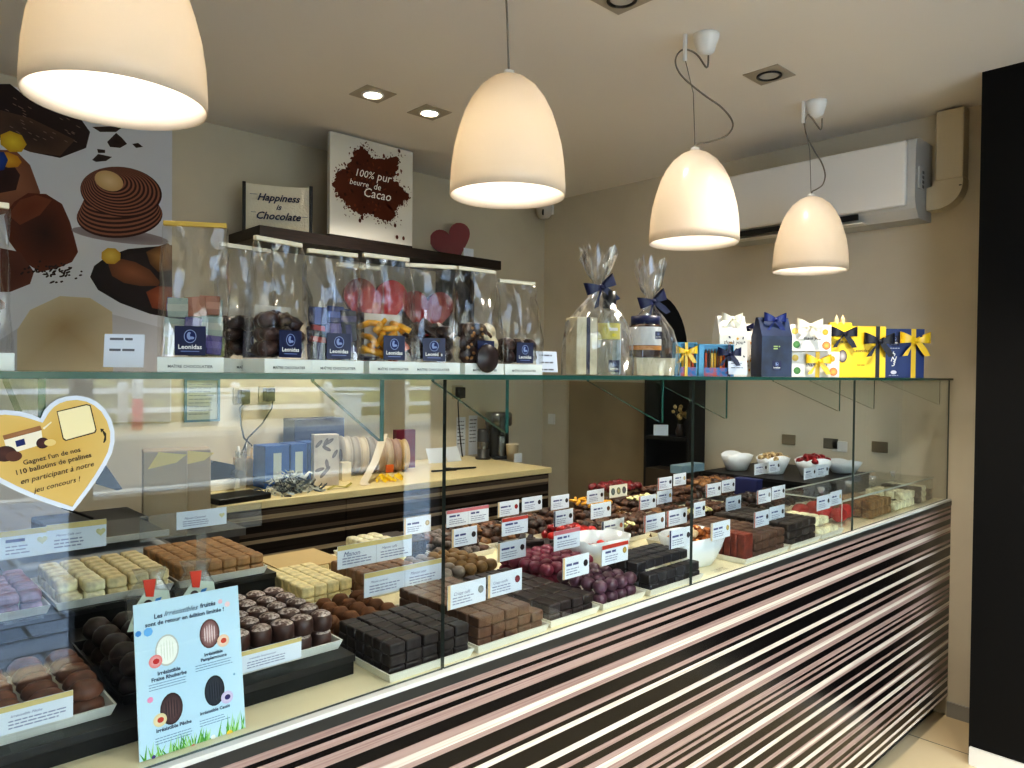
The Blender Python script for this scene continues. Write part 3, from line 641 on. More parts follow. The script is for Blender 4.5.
def cello_bag(w, d, h):
    mb = MB(); n = 22; prev = None
    lev = [0, .3, .55, .7, .82, .92, 1.0]
    for j, v in enumerate(lev):
        dd = d if v < .4 else d*(1-(v-.4)/.6)**.8+.003; ww = w*(1.0-.04*math.sin(PI*v)); ring = []
        rect = []
        m = n//2
        for i in range(m+1): rect.append((-ww/2+ww*i/m, -dd/2))
        for i in range(m+1): rect.append((ww/2-ww*i/m, dd/2))
        for x, y in rect:
            a = .0035 if 0 < j < 6 else 0
            ring.append(mb.bm.verts.new((x+random.uniform(-a, a), y+random.uniform(-a, a), .022+(h-.022)*v)))
        if prev:
            for i in range(len(ring)):
                f = mb.bm.faces.new((prev[i], prev[(i+1) % len(ring)], ring[(i+1) % len(ring)], ring[i])); f.smooth = True
        prev = ring
    return mb
def mendiant_mesh(n, c, c2):
    mb = MB(); mb.lathe([(0, -.004), (.018, -.004), (.02, 0), (.018, .004), (0, .005)], 16)
    mb.mi = 1
    for _ in range(3): mb.ball((random.uniform(-.008, .008), random.uniform(-.008, .008), .005), .004, 1, .2)
    return mb.mesh(n, [mat('choc_'+n, c, .35, vary=.15, scale=60), mat('nut_'+n, c2, .5)])
def chunk_mesh(n, c, r=.015, jit=.18, rough=.4, flat=.7, v=.25): return MB().ball((0, 0, 0), r, 2, jit, sz=flat).mesh(n, mat('choc_'+n, c, rough, vary=v, scale=70, bump=.4))
def square_mesh(n, c, c2): 
    mb = MB().box(-.014, .014, -.014, .014, -.003, .003, .001); mb.mi = 1; mb.box(-.0142, .0142, -.005, .005, -.0032, .0032)
    return mb.mesh(n, [mat('wrap_'+n, c, .3), mat('wrap2_'+n, c2, .35)])
def strip_mesh(n, c): return MB().tube([(-.02, 0, 0), (-.01, .004, .002), (0, .006, .003), (.01, .003, .001), (.02, -.003, 0)], .0055, 6).mesh(n, mat('peel_'+n, c, .35, vary=.1, scale=50))
C_ = {'mend': mendiant_mesh('mendiant_dark', (58, 36, 28), (176, 130, 80)), 'mendw': mendiant_mesh('mendiant_white', (222, 206, 170), (90, 60, 40)), 'rock': chunk_mesh('chocolate_rock', (52, 34, 28)), 'rockm': chunk_mesh('milk_rock', (92, 60, 44)),
      'orange': strip_mesh('candied_peel', (232, 170, 50)), 'pink': strip_mesh('pink_peel', (232, 150, 130)), 'shell': chunk_mesh('praline_shell', (66, 44, 38), .017, .06, .3, .8),
      'lil': square_mesh('lilac_square', (86, 78, 124), (110, 100, 150)), 'cop': square_mesh('copper_square', (150, 100, 80), (176, 130, 110)), 'grn': square_mesh('sage_square', (140, 144, 100), (166, 168, 124)), 'wht': square_mesh('silver_square', (150, 164, 156), (176, 180, 168)),
      'redsq': square_mesh('red_square', (160, 40, 40), (30, 28, 34)), 'blk': square_mesh('black_square', (36, 34, 44), (70, 64, 100)), 'navsq': square_mesh('navy_square', (30, 44, 96), (70, 90, 150)), 'bark': MB().box(-.022, .022, -.015, .015, -.004, .004, .002).mesh('chocolate_bark', mat('choc_bark', (46, 30, 26), .35, vary=.2, scale=60))}
bags = [ # x0, x1, y, rz, height, contents, label, white card
    (0.061, 0.175, .09, 0.0, .200, ['rockm'], 'clear bag at the left end of the shelf, cut by the picture edge', 0),
    (0.354, 0.446, .10, -.56, .212, ['lil', 'cop', 'grn', 'wht'], 'tall clear bag of small lilac, copper and silver wrapped squares', 0),
    (0.461, 0.554, .175, .1, .200, ['rock'], 'clear bag of dark chocolates standing behind and left of its twin', 1),
    (0.477, 0.569, .09, .2, .202, ['rock', 'shell'], 'clear bag of dark chocolate rocks with white card inside', 1),
    (0.577, 0.669, .10, -.15, .197, ['redsq', 'blk', 'navsq', 'lil'], 'clear bag of red, black and navy wrapped squares', 0),
    (0.674, 0.764, .175, -.1, .192, ['redsq', 'shell'], 'clear bag half hidden behind the bags of squares and yellow peel', 1),
    (0.674, 0.769, .09, -.08, .200, ['orange', 'pink', 'orange'], 'clear bag of yellow and pink candied peel', 1),
    (0.775, 0.877, .10, -.42, .197, ['bark', 'rock'], 'clear bag of very dark chocolate bark pieces', 0),
    (0.887, 0.987, .10, -.02, .201, ['mend', 'mend', 'mendw'], 'clear bag of nut-topped dark and white chocolate discs', 0),
    (0.997, 1.094, .10, -.13, .187, ['shell'], 'clear bag of round brown chocolates, closest to the small price card', 0)]
whites = mat('bag_band', (236, 242, 238), .5)
for bi, (x0, x1, y, rz, h, cont, lab, card) in enumerate(bags):
    w = (x1-x0)*.97; d = .055
    t = thing('clear_gift_bag', lab, 'gift bag', ((x0+x1)/2, y, SH), rz, 'clear bags of sweets on the glass shelf')
    cello_bag(w, d, h).obj('cellophane', cello, t)
    MB().box(-w/2, w/2, -d/2, d/2, .0, .0215, .001).obj('base_band', whites, t)
    face(link('lettering', maitre_me, t), 0, -d/2-.0008, .008)
    MB().box(-w/2*.97, w/2*.97, -.004, .004, h-.001, h+.006, .001).obj('top_clip', gold if bi == 1 else cream, t)
    brand_label(t, 0 if bi != 7 else .0, -d/2-.002, .024, 1.12)
    if card: MB().box(-w*.36, w*.40, d*.28, d*.28+.0008, .03, .105).obj('inner_card', mat('inner_card', (206, 200, 186), .6), t)
    R_ = Matrix.Rotation(rz, 4, 'Z'); nn = 0; kinds = cont
    flatk = cont[0] in ('lil', 'redsq')
    for lev in range(3 if cont[0] != 'shell' else 2):
        for a in range(3):
            for b in range(2):
                me = C_[random.choice(kinds)]
                px = (-.30+.30*a)*w*.9+random.uniform(-.004, .004); py = (-.2+.42*b)*d*.72; pz = .038+lev*(.028 if flatk else .0215)+random.uniform(-.003, .003)
                p = Vector((x0/2+x1/2, y, SH))+R_ @ Vector((px, py, pz))
                o = link(me.name.split('.')[0], me); o.location = p
                o.rotation_euler = (PI/2+random.uniform(-.1, .1), random.choice([0, 0, PI/2])+random.uniform(-.12, .12), rz+random.uniform(-.12, .12)) if flatk else (PI/2+random.uniform(-.3, .3), random.uniform(-.5, .5), rz+random.uniform(-.4, .4)) if cont[0] in ('mend',) else (random.uniform(-.7, .7), random.uniform(-.7, .7), random.uniform(0, 6))
                tag(o, me.name.split('.')[0].replace('_', ' ')+' inside the '+' '.join(lab.split()[:9]), 'sweet', 'sweets inside the '+' '.join(lab.split()[:9]))
# a large disc in front of the nut bag
t = thing('chocolate_disc', 'large dark chocolate disc hanging down in front of the nut-topped discs', 'chocolate', (.937, .066, SH+.031), 0)
m = MB().lathe([(0, -.003), (.026, -.003), (.0275, 0), (.026, .003), (0, .003)], 28); m.xform(Matrix.Rotation(PI/2, 4, 'X')); m.obj('disc', mat('choc_disc', (50, 40, 40), .3, vary=.2, scale=50), t)

def price_card(name, lab, x, y, z, w, h, rz, lines, tilt=-.12):
    t = thing(name, lab, 'price card', (x, y, z), rz)
    b = MB().box(-w/2, w/2, -.0008, .0, .006, h); b.xform(Matrix.Rotation(tilt, 4, 'X')); b.obj('card', paper, t)
    MB().box(-w/2, w/2, -.012, .014, 0, .005, .001).obj('holder_foot', acrylic, t)
    k = Ink(); k.bars(-w*.36, w*.36, [h*.84, h*.55] if lines < 3 else [h*.8, h*.5, h*.2], h*.06, (110, 112, 120)); o = k.obj(t, 'printed_lines'); o.rotation_euler = (PI/2+tilt, 0, 0); o.location = (0, -.0012, 0)
price_card('price_card', 'white price card standing at the left, before the big poster', .293, .06, SH, .05, .05, -.62, 2)
price_card('price_card', 'small white price card to the right of the last clear bag', 1.113, .075, SH, .06, .05, -.05, 3)
price_card('price_card', 'small white price card in front of the dotted white gift pouches', 1.83, .045, SH, .055, .042, -.6, 2)
# ------------------------------------------------------------------ gifts on the right half of the glass shelf
RZ = math.radians(-43)
def bow(parent, x, y, z, s, m, tails=1, tilt=0):
    """ribbon bow: two loops, a knot and two tails"""
    mb = MB()
    for sg in (-1, 1):
        pts, wv = [], []
        for k in range(13):
            a = 2*PI*k/12; u = .5-.5*math.cos(a)
            pts.append((sg*u*.95, -.16-.26*math.sin(a)*(1 if k < 7 else .8), .20*u)); wv.append((0, 0, .10+.26*u))
        mb.ribbon(pts, wv)
    if tails:
        for sg in (-1, 1): mb.ribbon([(0, -.2, 0), (sg*.22, -.30, -.25), (sg*.5, -.26, -.6), (sg*.70, -.3, -.95)], [(.10, 0, .04), (.15, 0, .09), (.17, 0, .1), (.17, 0, .02)])
    mb.ball((0, -.24, 0), .17, 2, .05)
    o = mb.obj('bow', m, parent); o.location = (x, y, z); o.rotation_euler = (0, tilt, 0); o.scale = (s, s, s); return o
bown = mat('ribbon_navy', (14, 21, 62), .5); bowy = mat('ribbon_yellow', (236, 196, 40), .35); bowc = mat('ribbon_cream', (236, 230, 208), .4); bowb = mat('ribbon_dark', (16, 18, 34), .5)
def place(px, y):   # spot on the shelf under a picture column
    p = at(px, 377, 1, y); return Vector((p.x, y, SH)), (p-CAM).dot(fw)
def cello_wrap(name, lab, px, y, wpx, hb, htop, rz, bowpx):
    p, z = place(px, y); w = wpx/FPX*z
    t = thing(name, lab, 'gift wrap', p, rz); n = 28; mb = MB(); prev = None
    for v, s, dz in [(0, 1.0, 0), (.15, 1.02, 0), (.4, .98, 0), (.6, .8, 0), (.78, .45, 0), (.9, .2, 0), (1.0, .1, 0), (1.07, .16, 0), (1.2, .32, .01), (htop/hb, .50, .02)]:
        ring = []
        for i in range(n):
            a = 2*PI*i/n; q = (abs(math.cos(a))**.6)*(1 if math.cos(a) > 0 else -1); r = (abs(math.sin(a))**.6)*(1 if math.sin(a) > 0 else -1)
            wob = 1+(.16 if v > .5 else .03)*math.sin(i*PI*.9+v*3)*(1 if v < 1 else 1.4)
            ring.append(mb.bm.verts.new((q*w*.51*s*wob, r*w*.40*s*wob, hb*v+dz*math.sin(i*2.3)*(1 if v > 1.1 else 0)+.001)))
        if prev:
            for i in range(n): mb.bm.faces.new((prev[i], prev[(i+1) % n], ring[(i+1) % n], ring[i])).smooth = True
        prev = ring
    mb.obj('wrap', cello2, t); bow(t, .0, -w*.06, hb*.985, .042, bown, 1, -.35); return t, p, w
t, p, w = cello_wrap('cellophane_gift', 'clear cellophane wrap with navy bow around the bottle and cream box', 597, .13, 66, .208, .29, -.42, 0)
ex = Vector((math.cos(-.42), math.sin(-.42), 0)); ey = Vector((-ex.y, ex.x, 0))
b = thing('gift_box', 'cream patterned upright gift box with navy ribbon inside the cellophane beside the bottle', 'box', p-ex*.036+ey*.005, -.42+.12)
MB().box(-.028, .028, -.02, .03, 0.0015, .135, .002).obj('box', mat('box_cream_pattern', (216, 206, 172), .5, rgb2=(232, 226, 200), scale=26), b)
MB().box(-.002, .008, -.0206, -.0201, .0015, .135).obj('ribbon', bown, b)
b = thing('liqueur_bottle', 'clear glass bottle with yellow lemon label and black cap inside the cellophane', 'bottle', p+ex*.026-ey*.008, -.42)
MB().lathe([(0, .002), (.024, .002), (.026, .01), (.026, .128), (.02, .145), (.014, .152), (.014, .158), (0, .158)], 24).obj('glass_body', clear_mat('bottle_glass', (.86, .88, .84), 1.0, haze=.12, hcol=(214, 216, 206)), b)
MB().lathe([(0, .1585), (.0155, .1585), (.0165, .162), (.0165, .198), (0, .2)], 20).obj('cap', black, b)
MB().lathe([(.0263, .085), (.0263, .122)], 24).obj('label', mat('lemon_label', (216, 206, 96), .5), b)
k = Ink(); k.bars(-.012, .014, [.104], .007, (240, 238, 232), .05); k.ell(0, .094, .006, .004, (236, 220, 60)); o = k.obj(b, 'printed_lines'); o.rotation_euler = (PI/2, 0, 0); o.location = (0, -.0268, 0)
brand_label(b, .0, -.0275, .008, .75)
b = thing('tissue_bundle', 'pale blue tissue standing behind the bottle inside the cellophane', 'tissue', p+ex*.058+ey*.015, -.42)
MB().box(-.006, .006, -.012, .012, .0015, .125, .004).obj('tissue', mat('tissue_blue', (170, 196, 220), .7, bump=.4, bscale=40), b)
t, p, w = cello_wrap('cellophane_gift', 'clear cellophane wrap with navy bow around the spread jar', 649, .13, 54, .19, .285, -.42, 0)
b = thing('gift_tray', 'low cream cardboard tray under the wrapped spread jar', 'tray', p-ey*.004, -.42)
MB().prism([(-.052, .0015), (.052, .0015), (.056, .045), (-.056, .045)], 1, -.03, .03).obj('tray', mat('tray_cream_pattern', (200, 190, 156), .5, rgb2=(216, 208, 180), scale=30), b)
b = thing('spread_jar', 'jar of chocolate spread with white label and dark lid inside the cellophane', 'jar', p+Vector((0, 0, .0465))-ex*.012, -.42)
MB().lathe([(0, .0), (.037, .0), (.04, .004), (.04, .078), (.035, .084), (0, .084)], 28).obj('glass_body', mat('jar_brown', (66, 44, 32), .15), b)
MB().lathe([(.0403, .03), (.0403, .076)], 28).obj('label', mat('jar_label', (220, 222, 220), .5), b)
MB().lathe([(.0404, .018), (.0404, .029)], 28).obj('label_band', mat('jar_band', (206, 140, 66), .5), b)
MB().lathe([(0, .0845), (.037, .0845), (.037, .104), (0, .105)], 28).obj('lid', navy, b)
brand_label(b, .014, -.0395, .046, .5)
# dark curved gift bag handle behind
p, z = place(664, .24)
b = thing('black_gift_bag', 'black arched gift bag standing behind the wrapped jar', 'bag', p, RZ)
arc = [(-.03, 0), (.062, 0)]+[(-.03+.092*math.cos(a), .06+.17*math.sin(a)) for a in [PI/2*k/10 for k in range(11)]]
MB().prism(arc, 1, -.02, .02).obj('body', mat('bag_black', (9, 8, 9), .9, spec=.1), b)
# boxes of chocolate pencils
def stick_box(px, wpx, lab, bm_, off):
    p, z = place(px, .105); w = wpx/FPX*z
    t = thing('pencil_box', lab, 'box', p, RZ, 'blue boxes of chocolate pencils'); h = .088; bl_ = mat('box_sky_blue', (92, 168, 206), .45)
    MB().box(-w/2, w/2, -.008, .012, 0, h, .001).box(-w/2, -w/2+.014, -.0215, -.0081, 0, h, .001).box(w/2-.003, w/2, -.0215, -.0081, 0, h).box(-w/2, w/2, -.0215, -.0081, h-.003, h).box(-w/2, w/2, -.0215, -.0081, 0, .008).obj('case', bl_, t)
    n = max(4, int((w-.018)/.0085))
    for i in range(n):
        x = -w/2+.0185+i*(w-.023)/n+.003
        c = [(226, 176, 60), (120, 70, 40), (230, 150, 50), (210, 90, 50), (60, 36, 30), (236, 200, 110)][(i+off) % 6]
        k = MB(); k.cyl(x, -.0135, .0082, h*.72, .0034, 8); k.mi = 1; k.lathe([(.0034, h*.72), (.0006, h*.86), (0, h*.87)], 8, x, -.0135)
        t2 = thing('chocolate_pencil', '%s coloured chocolate pencil, %s in its box, %s' % (['amber', 'brown', 'orange', 'red', 'dark', 'pale'][(i+off) % 6], ORD[i+1], 'with the yellow bow' if off == 0 else 'with the navy bow'), 'sweet', p, RZ)
        k.obj('stick', [mat('pencil_%d%d%d' % c, c, .4), mat('pencil_tip', (110, 74, 50), .5)], t2)
    MB().box(-w/2+.0145, w/2-.0035, -.0222, -.0218, .0, .024).obj('band', mat('band_orange', (206, 84, 50), .5, rgb2=(40, 120, 190), scale=60), t)
    if off == 0: MB().box(-.004, .004, -.0232, -.0226, 0, h).obj('ribbon', bm_, t); bow(t, .0, -.02, h*.72, .03, bm_, 1)
    else: MB().box(w/2-.018, w/2-.010, -.0232, -.0226, 0, h).obj('ribbon', bm_, t); bow(t, w/2-.014, -.02, h*.7, .034, bm_, 1)
stick_box(684, 22, 'blue box of chocolate pencils tied with a yellow bow', bowy, 0)
stick_box(714, 35, 'blue box of chocolate pencils tied with a navy bow', bown, 3)
# gabled pouches
def pouch(lab, px, y, wpx, h, m, dots=0, rz=RZ, name='gift_pouch'):
    p, z = place(px, y); w = wpx/FPX*z; d = w*.6
    t = thing(name, lab, 'gift pouch', p, rz); hb = h*.68
    MB().prism([(-d/2, 0), (d/2, 0), (d/2*1.02, hb), (.006, h), (-.006, h), (-d/2*1.02, hb)], 0, -w/2, w/2).obj('pouch', m, t)
    return t, w, d, hb
dotm = mat('pouch_white', (226, 222, 212), .55)
t, w, d, hb = pouch('white dotted gift pouch with cream bow', 729, .13, 29, .175, dotm, rz=-.6)
def dots(t, w, d, hb, n, y=None, x0=-1, x1=1, z0=.02, z1=1):
    k = Ink()
    for _ in range(n):
        c = random.choice([(206, 160, 70), (60, 54, 70), (190, 180, 170), (216, 150, 60), (40, 44, 60)])
        k.ell(random.uniform(x0, x1)*w*.44, z0+random.random()*(hb*z1-z0-.006), random.uniform(.002, .005), random.uniform(.002, .004), c, rot=random.random()*3, n=9)
    o = k.obj(t); o.rotation_euler = (PI/2, 0, 0); o.location = (0, y if y is not None else -d/2-.0012, 0)
dots(t, w, d, hb, 24); face(text('thank you', 0, 0, w*.7, blacktxt, t, .3, .01), 0, -d/2-.002, hb*.82); bow(t, 0, -.01, .166, .034, bowc)
t, w, d, hb = pouch('second white dotted gift pouch, behind the one with the cream bow', 744, .225, 22, .17, dotm); dots(t, w, d, hb, 24); bow(t, 0, -.005, .158, .028, bown)
t, w, d, hb = pouch('dark midnight-blue gift pouch with blue bow', 771, .13, 33, .185, mat('pouch_midnight', (24, 34, 58), .4, rgb2=(34, 50, 84), scale=14), rz=-.55); bow(t, 0, -.012, .178, .04, mat('ribbon_blue', (18, 36, 104), .4))
brand_label(t, .0, -d/2-.0006, .02, .8); k = Ink(); k.bars(-w*.12, w*.12, [.085, .092], .004, (150, 170, 110)); o = k.obj(t, 'printed_lines'); o.rotation_euler = (PI/2, 0, 0); o.location = (0, -d/2-.0012, 0)
# white and yellow boxes
def flat_box(lab, px, y, wpx, h, m, z=0, d=.05, rz=RZ, name='gift_box'):
    p, dz = place(px, y); w = wpx/FPX*dz; p.z += z
    t = thing(name, lab, 'gift box', p, rz); MB().box(-w/2, w/2, -d/2, d/2, 0, h, .0015).obj('box', m, t); return t, w
def ty_box(lab, px, wpx, h, z, bm_, bx):
    t, w = flat_box(lab, px, .12, wpx, h, mat('box_white', (228, 226, 218), .5), z); k = Ink()
    for x, y, r, c, c2 in [(-.38, .75, .011, (222, 190, 90), (236, 206, 120)), (.35, .72, .010, (226, 150, 50), (240, 180, 70)), (-.34, .25, .012, (70, 120, 70), (100, 150, 90)), (.38, .22, .014, (210, 110, 80), (232, 190, 90))]: k.ell(x*w, y*h, r, r, c, c2, n=12)
    o = k.obj(t); o.rotation_euler = (PI/2, 0, 0); o.location = (0, -.0251, 0)
    face(text('thank you', 0, 0, w*.42, blacktxt, t, .3, .01), w*.04, -.026, h*.48)
    if bm_ is bowy: MB().box(w*bx-.007, w*bx+.007, -.0268, -.0262, 0, h).obj('ribbon', bm_, t)
    bow(t, w*bx, -.028, h*(.95 if bm_ is bowc else .62), .045, bm_)
ty_box('white gift box with yellow bow, under the one with the cream bow', 811, 50, .085, 0, bowy, .06)
ty_box('white gift box with cream bow, stacked on the one with the yellow bow', 807, 41, .088, .0855, bowc, -.05)
t, w, d, hb = pouch('yellow gift pouch with navy bow and chocolate pencil tips on top', 839, .12, 22, .195, yellow)
for x in (-.012, .01): k = MB().cyl(x, 0, .185, .206, .008, 8); k.lathe([(.008, .206), (0, .225)], 8, x, 0); k.obj('pencil_tip', [mat('tip_wood', (226, 196, 150), .6)], t)
k = Ink(); k.ell(0, .075, .016, .022, (60, 44, 40), (214, 206, 206)); o = k.obj(t); o.rotation_euler = (PI/2, 0, 0); o.location = (0, -d/2-.0012, 0)
face(text('thank you', 0, 0, w*.6, blacktxt, t, .3, .01), 0, -d/2-.002, hb*.95); bow(t, 0, -d/2-.002, hb*1.15, .05, bowb)
t, w = flat_box('flat yellow gift box with black ribbon and bow', 866, .11, 34, .192, yellow, 0, .035)
MB().box(w*.20, w*.32, -.0182, -.0177, 0, .192).obj('ribbon', bowb, t); bow(t, w*.26, -.02, .135, .06, bowb); face(text('Leonidas', 0, 0, w*.45, mat('ink_brown', (90, 70, 20), .6), t, 0, .015), -w*.22, -.0185, .1)
k = Ink(); k.bars(-w*.34, -w*.06, [.045], .003, (150, 120, 30)); o = k.obj(t, 'printed_lines'); o.rotation_euler = (PI/2, 0, 0); o.location = (0, -.0181, 0)
t, w = flat_box('flat royal-blue gift box with yellow ribbon and bow, last at the wall end', 902, .10, 39, .198, mat('box_royal', (28, 52, 112), .45), 0, .035)
MB().box(w*.16, w*.28, -.0182, -.0177, 0, .198).obj('ribbon', bowy, t); bow(t, w*.22, -.02, .15, .065, bowy)
brand_label(t, -w*.28, -.0182, .13, 1.1)
face(text('b\nN\n3', 0, 0, .03, whitetxt, t, .3, .02, size=.028, line=.7), -w*.28, -.0186, .075)
k = Ink(); k.bars(-w*.45, -w*.1, [.118], .003, (190, 196, 214)); k.ell(-w*.28, .022, .012, .008, (220, 224, 236)); k.bars(-w*.4, -w*.14, [.008], .003, (170, 176, 200)); o = k.obj(t, 'printed_lines'); o.rotation_euler = (PI/2, 0, 0); o.location = (0, -.0181, 0)

# ------------------------------------------------------------------ heart sign on the glass
HP = [(41, 418.5), (44, 411), (50, 404), (57, 399.5), (66, 396.5), (77, 395.5), (88, 397.5), (97, 402), (105, 409), (111, 419), (114.5, 431), (114.5, 442), (112, 453), (106, 465), (98, 478), (89, 491), (80, 503), (73, 511), (60, 507.5), (45, 502.5), (30, 497), (14, 490), (-2, 482), (-18, 472), (-31, 460), (-37, 444), (-34, 428), (-24, 417), (-10, 411.5), (5, 410), (20, 411.5), (32, 414.5)]
hy = .006
S = Sheet(at(0, 520, 1, hy), at(115, 520, 1, hy), at(0, 390, 1, hy)); 
b0 = at(0, 520, 1, hy); S = Sheet(Vector((b0.x, hy, 1.25)), Vector((b0.x+.2, hy, 1.25)), Vector((b0.x, hy, 1.45)))
hs = thing('heart_sign', 'yellow heart-shaped sign with white border and lettering, stuck on the front glass', 'sign', S.o); hs.rotation_euler = (0, 0, 0)
H = [S.uv(*p) for p in HP]
MB().prism(H, 1, 0, .0028).obj('board', paper, hs)
cxh = sum(p[0] for p in H)/len(H); cyh = sum(p[1] for p in H)/len(H)
k = Ink(); 
inner = []
for i, p in enumerate(H):
    a = Vector(H[i-1]); b = Vector(H[(i+1) % len(H)]); d = (b-a).normalized(); nrm = Vector((-d.y, d.x)); inner.append((p[0]+nrm.x*.0052*(-1 if False else 1), p[1]+nrm.y*.0052))
if abs(sum(inner[i][0]*inner[i-1][1]-inner[i-1][0]*inner[i][1] for i in range(len(H)))) > abs(sum(H[i][0]*H[i-1][1]-H[i-1][0]*H[i][1] for i in range(len(H)))):
    inner = [(2*p[0]-q_[0], 2*p[1]-q_[1]) for p, q_ in zip(H, inner)]
k.poly(inner, (218, 184, 108), (206, 166, 80))
u = lambda *P: [S.uv(x/4, 370+y/4) for x, y in P]
k.poly(u((226, 165), (345, 136), (362, 140), (386, 240), (380, 252), (262, 284), (250, 276)), (60, 46, 30)); k.poly(u((230, 168), (345, 141), (358, 144), (381, 238), (376, 248), (264, 279), (254, 272)), (240, 226, 178))
k.poly(u((14, 276), (164, 232), (172, 296), (32, 338)), (240, 230, 206)); k.poly(u((10, 262), (160, 222), (168, 240), (16, 280)), (150, 104, 66), (170, 120, 80))
k.poly(u((60, 284), (96, 274), (102, 298), (66, 308)), (28, 40, 96)); k.ell(*u((20, 335))[0], .011, .009, (60, 30, 24), (84, 46, 36)); k.ell(*u((55, 345))[0], .008, .006, (90, 52, 36)); k.ell(*u((170, 292))[0], .0065, .0065, (56, 26, 26), (80, 40, 36)); k.ell(*u((200, 290))[0], .006, .004, (226, 200, 130)); k.poly(u((170, 232), (204, 206), (206, 210), (176, 238)), (230, 220, 190))
k.poly(u((412, 290), (420, 276), (420, 258), (408, 244), (412, 240), (424, 254), (424, 280), (416, 292)), (40, 34, 26)); k.poly(u((400, 234), (416, 236), (404, 250)), (40, 34, 26))
o = k.obj(hs); o.rotation_euler = (PI/2, 0, 0); o.location = (0, -.0004, 0)
hm = mat('ink_heart', (46, 36, 20), .6)
def stext(body, px, py, ang, wpx, bold=.012, shear=0):
    a = Vector(S.uv(px, py)); ww = (Vector(S.uv(px+wpx/2, py))-Vector(S.uv(px-wpx/2, py))).length
    t = link('lettering', text_mesh(body, ww, hm, shear, bold), hs); t.location = (a.x, -.002, a.y); t.rotation_euler = Euler((PI/2, 0, 0)); t.rotation_euler = (Matrix.Rotation(PI/2, 4, 'X') @ Matrix.Rotation(ang, 4, 'Z')).to_euler()
stext("Gagnez l'un de nos", 52, 456, .2, 58); stext('110 ballotins de pralines', 54.5, 463.5, .2, 76); stext('en participant à notre', 58, 472.5, .2, 74, .004, .3); stext('jeu concours !', 57, 484.5, .2, 48, .004, .3)
t = thing('navy_card', 'dark navy pointed card corner poking out behind the heart sign', 'card', (0, .06, 0))
P = [at(98, 468, 1, .06), at(106, 465, 1, .06), at(122.5, 489, 1, .06), at(117, 490.5, 1, .06), at(96, 484, 1, .06)]
MB().prism([(p.x, p.z) for p in P], 1, 0, .002).obj('card', mat('card_navy', (34, 46, 70), .5), t)

# ------------------------------------------------------------------ poster standing inside the glass
def standing(px_bl, px_br, px_tl, ybot, ytop):
    a = at(*px_bl, 1, ybot); b = at(*px_br, 1, ybot); b.z = a.z; c = at(*px_tl, 1, ytop); return Sheet(a, b, c)
S = standing((139.5, 762.5), (245.5, 731), (130.5, 606), .04, .07)
ps = thing('flavour_poster', 'pale blue upright poster of egg-shaped pralines with grass along its foot', 'poster'); ps.matrix_world = S.M
mb = MB().box(0, S.w, 0, S.h, -.002, 0); mb.obj('board', paper, ps)
k = Ink(); k.poly([(0, 0), (S.w, 0), (S.w, S.h), (0, S.h)], (196, 224, 242), (186, 218, 240))
U = S.uv
def egg(px, py, a, b, c, c2, groove, bx, by, bc, bc2, bi):
    x, y = U(px, py); sx = S.w/106; k.ell(x, y, a*sx, b*sx, tuple(int(v*.8) for v in c), c); k.ell(x, y, a*.88*sx, b*.9*sx, c, c2)
    for g in range(-2, 3): k.ell(x+g*a*.24*sx, y, a*.06*sx, b*(.72-.1*abs(g))*sx, groove, n=8)
    x, y = U(bx, by); k.ell(x, y, 6.5*sx, 6.5*sx, bc, bc2); k.ell(x+.5*sx, y, 3.2*sx, 2.8*sx, bi, n=9)
egg(167, 650, 11.5, 15.5, (240, 241, 234), (248, 248, 244), (226, 228, 218), 155.5, 661.5, (232, 130, 130), (240, 190, 190), (200, 50, 50))
egg(209.5, 633.5, 10.5, 15, (120, 80, 80), (196, 160, 160), (226, 200, 200), 223, 640.5, (236, 196, 170), (246, 226, 210), (214, 80, 60))
egg(214.5, 690.5, 10.5, 15.5, (40, 42, 52), (60, 62, 74), (30, 30, 40), 227, 697, (206, 190, 226), (226, 214, 240), (60, 50, 110))
egg(171.5, 708.5, 11, 15.5, (70, 46, 48), (104, 74, 74), (54, 34, 38), 160, 720, (226, 206, 160), (240, 226, 196), (190, 60, 40))
for i in range(70):
    x = random.uniform(0, S.w); hgt = random.uniform(.008, .022)*(1.3 if x > S.w*.7 else 1); c = random.choice([(90, 160, 60), (130, 190, 90), (150, 206, 120), (70, 140, 56), (170, 214, 150)]); l = random.uniform(-.008, .008)
    k.poly([(x-.0015, 0), (x+.0015, 0), (min(S.w, max(0, x+l)), hgt)], c)
for px, py, r, c in [(229.5, 733, 3.4, (240, 200, 60)), (213, 737, 2.5, (240, 240, 240)), (193, 746, 2, (214, 90, 90)), (153.5, 757, 2, (80, 60, 130)), (150, 700, 3, (236, 150, 190)), (220, 601.5, 2.5, (240, 190, 200)), (227, 604, 3, (246, 210, 214)), (234, 674, 1.3, (130, 170, 200)), (138, 634, 3, (70, 140, 210)), (148, 632, 4.5, (110, 176, 236))]:
    x, y = U(px, py); k.ell(x, y, r*S.w/106, r*S.w/106, c, n=7)
for px, py, wpx in [(169, 681, 39), (214, 662, 39), (215, 717, 32), (175, 733.5, 38)]:
    x, y = U(px, py); h = S.w*wpx/106/2; k.bars(x-h, x+h, [y, y-.0035, y-.007], .001, (120, 140, 170))
k.obj(ps)
im = mat('ink_slate', (40, 52, 84), .6)
def ptext(b_, px, py, wpx, bold=.03, sh=0): x, y = U(px, py); text(b_, x, y, S.w*wpx/106, im, ps, sh, bold)
ptext('Les', 158, 616, 8, .03); ptext('Irrésistibles', 181, 610.5, 34, .005, .4); ptext('fruités', 207.5, 604.5, 16, .03); ptext('sont de retour en édition limitée !', 185.5, 617, 79, .025)
